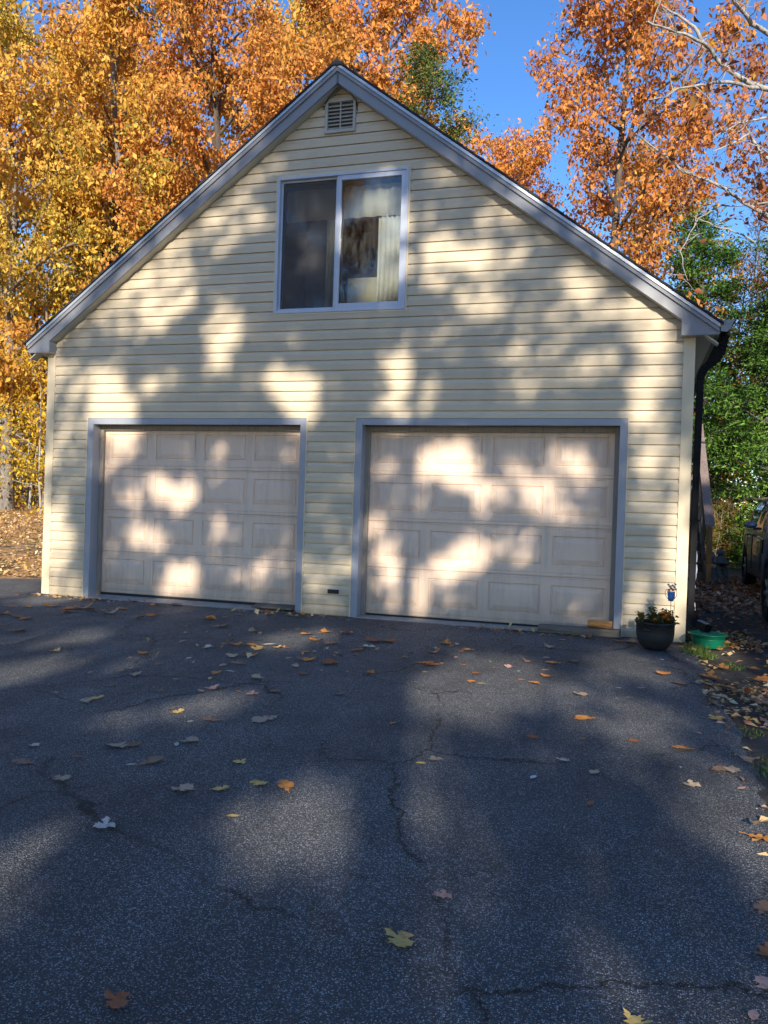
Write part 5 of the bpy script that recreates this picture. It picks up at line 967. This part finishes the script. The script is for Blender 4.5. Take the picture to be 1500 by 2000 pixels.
        for wy in (-wb, 0):
            wx = s_ * .80; wh = empty('wheel'); wh.parent = root; wh.location = (wx, wy, r0)
            def rot(mb, nm, mat):                      # lathe axis z -> outward x
                mb.v = [(s_ * c_, a, b) for a, b, c_ in mb.v]; return mb.build(nm, mat, wh, smooth=True)
            rot(MB().lathe([(.215, -.09), (.30, -.10), (.335, -.07), (.34, .0), (.335, .06), (.30, .095), (.235, .085), (.215, .06)], (0, 0, 0), 36), 'tyre', M['tyre'])
            rot(MB().lathe([(.216, -.08), (.218, .06), (.232, .088), (.222, .09), (.205, .06), (.20, -.02), (0, -.03)], (0, 0, 0), 36), 'rim', M['rubber'])
            sp = MB()
            for q in range(7):
                t = q * 6.283 / 7; ca, sa = math.cos(t), math.sin(t)
                for w1, w2 in ((.018, .030),):
                    pts = [(.03, -w1), (.218, -w2), (.218, w2), (.03, w1)]
                    lo_ = [(a * ca - b * sa, a * sa + b * ca, .045) for a, b in pts]; hi_ = [(a * ca - b * sa, a * sa + b * ca, .07 if a < .1 else .082) for a, b in pts]
                    sp.add(lo_ + hi_, [(4, 5, 6, 7), (0, 1, 5, 4), (1, 2, 6, 5), (2, 3, 7, 6), (3, 0, 4, 7)])
            sp.lathe([(0, .08), (.05, .078), (.055, .04)], (0, 0, 0), 14); rot(sp, 'spokes', M['rim'])
    for nm, za, zb, ta, tb in (('windscreen', .12, .9, -wb + .52, -wb + 1.12), ('rear_window', .1, .9, .66, .38)):
        q0, q1 = sect(ta), sect(tb); MB().add([(-q0[6][0] * .93, ta, topz(ta) + .016), (q0[6][0] * .93, ta, topz(ta) + .016), (q1[6][0] * .9, tb, topz(tb) + .018), (-q1[6][0] * .9, tb, topz(tb) + .018)], [(0, 1, 2, 3)]).build(nm, M['car_glass'], root)
    return root
car('parked_car', 'dark grey car with side mirror parked farther back by the hemlocks', M['paint_grey'], 9.10, 7.9)
car('parked_car', 'dark blue car parked nearer, only its rear wheel showing at the edge', M['paint_blue'], 8.62, 2.12, False)

# ------------------------------------------------------------------ fallen leaves
m, n, out = new_mat('fallen_leaf'); oc = nd(n, 'ShaderNodeObjectInfo'); co = nd(n, 'ShaderNodeTexCoord').outputs['Object']
p = nd(n, 'ShaderNodeBsdfPrincipled'); p.inputs['Roughness'].default_value = .7; p.inputs['Specular IOR Level'].default_value = .25
f = noise(n, co, 3.5, 6, .7); col = mix(n, oc.outputs['Color'], (.10, .055, .03), maths(n, 'MULTIPLY', ramp(n, f, [(.50, (0, 0, 0)), (.68, (1, 1, 1))]), .55))
n.links.new(col, p.inputs['Base Color'])
tr = nd(n, 'ShaderNodeBsdfTranslucent'); n.links.new(col, tr.inputs[0]); x = nd(n, 'ShaderNodeMixShader'); x.inputs[0].default_value = .12
n.links.new(p.outputs[0], x.inputs[1]); n.links.new(tr.outputs[0], x.inputs[2]); n.links.new(x.outputs[0], out.inputs[0]); M['fallen'] = m
OUT = {'m': [(.0, .62), (.07, .43), (.18, .46), (.12, .26), (.13, .15), (.30, .28), (.34, .40), (.43, .31), (.60, .33), (.47, .17), (.52, .05), (.30, .02), (.21, -.04), (.36, -.13), (.40, -.27), (.22, -.21), (.09, -.20), (.014, -.22), (.010, -.56)],
       'o': [(.0, .58), (.06, .50), (.10, .42), (.20, .44), (.16, .33), (.06, .27), (.09, .20), (.30, .22), (.27, .12), (.08, .04), (.09, -.03), (.27, -.03), (.22, -.14), (.06, -.17), (.08, -.24), (.16, -.27), (.05, -.35), (.014, -.40), (.011, -.62)],
       'b': [(.0, .56), (.05, .48), (.13, .34), (.19, .18), (.20, .02), (.16, -.16), (.08, -.30), (.014, -.36), (.010, -.55)]}
BASE = {}
for kk, half in OUT.items():
    for var_ in range(4):
        gq = random.Random(hash(kk) % 7 + var_ * 13 + ord(kk)); h2 = [(x_ * gq.uniform(.88, 1.14), y_ + gq.uniform(-.015, .015)) for x_, y_ in half]
        h2b = [(-x_ * gq.uniform(.88, 1.14), y_ + gq.uniform(-.015, .015)) for x_, y_ in half]
        ol = h2[::-1] + h2b[1:] if half[0][0] == 0 else h2[::-1] + h2b
        curl = gq.uniform(.15, .55); tw_ = gq.uniform(-.3, .3); bend_ = gq.uniform(-.1, .35)
        bm = bmesh.new(); vs = [bm.verts.new((x_, y_, 0)) for x_, y_ in ol]; bm.faces.new(vs)
        bmesh.ops.triangulate(bm, faces=bm.faces[:], quad_method='BEAUTY', ngon_method='BEAUTY')
        for v_ in bm.verts:
            x_, y_ = v_.co.x, v_.co.y; v_.co.z = curl * x_ * x_ * 1.3 + bend_ * y_ * y_ * .5 + tw_ * x_ * y_ + gq.uniform(0, .03)
        mz = min(v_.co.z for v_ in bm.verts)
        for v_ in bm.verts: v_.co.z -= mz
        me = bpy.data.meshes.new('fallen_leaf'); bm.to_mesh(me); bm.free(); me.materials.append(M['fallen']); BASE[kk, var_] = me
COL = {'yellow': (.90, .56, .17), 'orange': (.78, .29, .065), 'brown': (.36, .20, .115), 'tan': (.62, .42, .26), 'pale': (.74, .60, .46), 'pink': (.68, .38, .28), 'rust': (.48, .16, .06), 'white': (.80, .78, .74)}
KIND = {'m': 'maple', 'o': 'oak', 'b': 'oval'}
def zone(u, v):
    if u > 1330 and v < 1400: return 'near the green basin'
    if u > 1330: return 'at the right edge of the driveway'
    if v < 1215 and u < 590: return 'at the foot of the left garage door'
    if v < 1262 and u < 330: return 'on the asphalt at far left'
    if v < 1245 and u < 700: return 'below the siding between the doors'
    if v < 1300 and u >= 700: return 'before the right garage door'
    if v < 1420 and u >= 1180: return 'in front of the flower pot'
    if v < 1335 and 330 <= u < 700: return 'in the loose drift amid the driveway'
    if v < 1420 and u < 480: return 'on the left of the driveway'
    if v < 1420: return 'on the bare middle of the driveway'
    if v < 1640: return 'in the near half of the driveway, ' + ('left' if u < 500 else 'centre' if u < 950 else 'right')
    return 'on the dark asphalt in front'
cls = {}
for q in LEAVES:
    cls.setdefault((q[1], KIND[q[0]], zone(q[5], q[6])), []).append(q)
ORD = ['leftmost', 'second', 'third', 'fourth', 'fifth', 'sixth', 'seventh', 'eighth', 'ninth']
gl_ = random.Random(5)
for (cn, kn, zn), qs in cls.items():
    qs.sort(key=lambda q: q[5])
    for i, (kk, c_, x_, y_, sz, u_, v_) in enumerate(qs):
        o = bpy.data.objects.new('fallen_leaf', BASE[kk, gl_.randrange(4)]); C.objects.link(o)
        s_ = sz * (1.0 if kk != 'b' else .95) * (1.22 if v_ < 1420 else 1.08); s_ = max(.06, min(.20, s_))
        o.scale = (s_, s_, s_ * (gl_.uniform(.8, 1.6) if v_ < 1330 else gl_.uniform(.35, .85))); o.location = (x_, y_, .004 + .04 * s_); o.rotation_euler = (gl_.uniform(-.08, .10), gl_.uniform(-.08, .08), gl_.uniform(0, 6.28))
        k_ = COL[c_]; j = gl_.uniform(.85, 1.12); o.color = (k_[0] * j, k_[1] * j * gl_.uniform(.95, 1.05), k_[2] * j, 1)
        lb = f'{cn} {kn} leaf {zn}'
        if len(qs) > 1: lb += (', leftmost' if i == 0 else ', rightmost' if i == len(qs) - 1 else f', {ORD[i]} from left')
        tag(o, lb, 'leaf', 'fallen leaves on the driveway')

# leaf litter and grass nobody could count
def litter(name, seed, n_, xr_, yr_, size, pal, test, zoff=.012):
    g_ = np.random.default_rng(seed); x_ = g_.uniform(*xr_, n_); y_ = g_.uniform(*yr_, n_); k_ = test(x_, y_, g_); x_, y_ = x_[k_], y_[k_]
    cl_ = np.stack([x_, y_, hgt(x_, y_) + zoff + g_.uniform(0, .02, len(x_))], 1)
    n2 = len(cl_); ax = g_.normal(0, 1, (n2, 3)); ax[:, 2] *= .25; ax /= np.linalg.norm(ax, axis=1)[:, None]
    w_ = np.cross(ax, np.array([0, 0, 1.]) + g_.normal(0, .25, (n2, 3))); w_ /= np.linalg.norm(w_, axis=1)[:, None]; s_ = size * g_.uniform(.5, 1.3, n2)[:, None]
    up = np.array([0, 0, 1.]) * s_ * g_.uniform(.02, .25, n2)[:, None]
    V_ = np.stack([cl_, cl_ + ax * s_ * .45 + w_ * s_ * .35 + up, cl_ + ax * s_, cl_ + ax * s_ * .5 - w_ * s_ * .35 + up], 1).reshape(-1, 3)
    me_ = bpy.data.meshes.new(name); tri = (np.arange(n2)[:, None] * 4 + np.array([0, 1, 2, 0, 2, 3])[None]).reshape(-1, 3)
    me_.from_pydata(V_.tolist(), [], tri.tolist()); pal = np.array(pal); c_ = pal[g_.integers(0, len(pal), n2)] * (1 + g_.normal(0, .18, (n2, 1)))
    at = me_.attributes.new('tint', 'FLOAT_COLOR', 'POINT'); at.data.foreach_set('color', np.repeat(np.concatenate([np.clip(c_, .01, 1), np.ones((n2, 1))], 1), 4, 0).astype(np.float32).ravel())
    me_.materials.append(M['litter']); o_ = bpy.data.objects.new(name, me_); C.objects.link(o_); o_.color = (1, 1, 1, 1); return tag(o_, kind='stuff')
TANS = [(.62, .40, .18), (.70, .48, .22), (.52, .30, .13), (.76, .56, .30), (.40, .23, .11), (.70, .42, .13)]
BRNS = [(.38, .19, .10), (.50, .25, .13), (.28, .14, .08), (.58, .36, .23), (.42, .15, .07)]
litter('leaf_litter', 1, 60000, (-16, .2), (1.6, 22), .085, TANS, lambda x, y, g_: (np.sin(x * 1.7) * np.sin(y * 1.3 + x) + g_.normal(0, .6, len(x)) > -.55) | (y > 6))
litter('leaf_litter', 2, 9500, (7.62, 9.6), (2.2, 9.6), .085, BRNS, lambda x, y, g_: (y > 3.4 + g_.normal(0, .8, len(x))) & (g_.random(len(x)) < .9))
litter('leaf_litter', 3, 3200, (7.55, 8.35), (-6.0, 2.4), .06, TANS + BRNS, lambda x, y, g_: (g_.random(len(x)) < np.clip(.25 + .75 * np.sin(y * 2.2 + 1.0), .06, 1)))
litter('leaf_litter', 7, 260, (2.6, 5.6), (-3.4, -.9), .06, TANS + BRNS, lambda x, y, g_: (np.abs(y + 2.2 - .25 * (x - 4)) < g_.exponential(.45, len(x))))
litter('leaf_litter', 4, 900, (-.6, 7.5), (-.34, .10), .075, TANS + BRNS, lambda x, y, g_: (y < -.03) & (g_.random(len(x)) < .35 + .5 * np.sin(x * 2.3)))
litter('leaf_litter', 6, 900, (8.3, 11), (-1, 4), .09, BRNS, lambda x, y, g_: g_.random(len(x)) < .3)
g_ = np.random.default_rng(44); vs, fs_ = [], []
def tuft(cx_, cy_, n_, r_, h_):
    for _ in range(n_):
        a = g_.uniform(0, 6.28); d = r_ * math.sqrt(g_.random()); x_, y_ = cx_ + d * math.cos(a), cy_ + d * math.sin(a) * 1.5; hh_ = h_ * g_.uniform(.5, 1.2); l = g_.normal(0, .55, 2) * hh_; w_ = .004
        z_ = float(hgt(x_, y_)) - .005; b_ = len(vs); t_ = g_.uniform(0, 3.14); wx, wy = w_ * math.cos(t_), w_ * math.sin(t_)
        vs.extend([(x_ - wx, y_ - wy, z_), (x_ + wx, y_ + wy, z_), (x_ + l[0] * .4 + wx * .7, y_ + l[1] * .4 + wy * .7, z_ + hh_ * .6), (x_ + l[0] * .4 - wx * .7, y_ + l[1] * .4 - wy * .7, z_ + hh_ * .6), (x_ + l[0], y_ + l[1], z_ + hh_)])
        fs_.extend([(b_, b_ + 1, b_ + 2, b_ + 3), (b_ + 3, b_ + 2, b_ + 4)])
for q in [(7.66, -.50, 260, .10, .075), (7.60, -.62, 160, .09, .06), (7.72, -.75, 160, .10, .05), (7.95, .1, 120, .12, .05), (7.66, .25, 120, .06, .06), (7.75, -3.4, 60, .08, .03), (7.72, -4.1, 160, .12, .028), (7.78, -4.7, 160, .12, .028), (.66, -.02, 90, .06, .05), (2.05, -.02, 30, .04, .035), (7.9, -1.2, 90, .1, .04), (7.85, 1.2, 120, .12, .05)]: tuft(*q)
for _ in range(160): tuft(g_.uniform(-9, -.2), g_.uniform(1.7, 7), 14, .12, .05)
me = bpy.data.meshes.new('grass'); me.from_pydata(vs, [], fs_); m, n, out = new_mat('grass_blade'); p = nd(n, 'ShaderNodeBsdfPrincipled'); co = nd(n, 'ShaderNodeNewGeometry').outputs['Position']
n.links.new(mix(n, (.05, .10, .012), (.17, .22, .03), noise(n, co, 9, 3)), p.inputs['Base Color']); p.inputs['Roughness'].default_value = .6; n.links.new(p.outputs[0], out.inputs[0]); me.materials.append(m)
o = bpy.data.objects.new('grass', me); C.objects.link(o); tag(o, kind='stuff')
# a few stray pebbles on the asphalt
mb = MB(); g_ = np.random.default_rng(8)
for _ in range(160):
    x_, y_ = g_.uniform(2, 7.6), g_.uniform(-6.8, -.3); s_ = g_.uniform(.003, .008)
    mb.add([(x_ - s_, y_, .001), (x_, y_ - s_ * .8, .001), (x_ + s_ * 1.1, y_, .001), (x_, y_ + s_ * .7, .001), (x_, y_, s_)], [(0, 1, 4), (1, 2, 4), (2, 3, 4), (3, 0, 4)])
tag(mb.build('gravel', M['concrete']), kind='stuff')
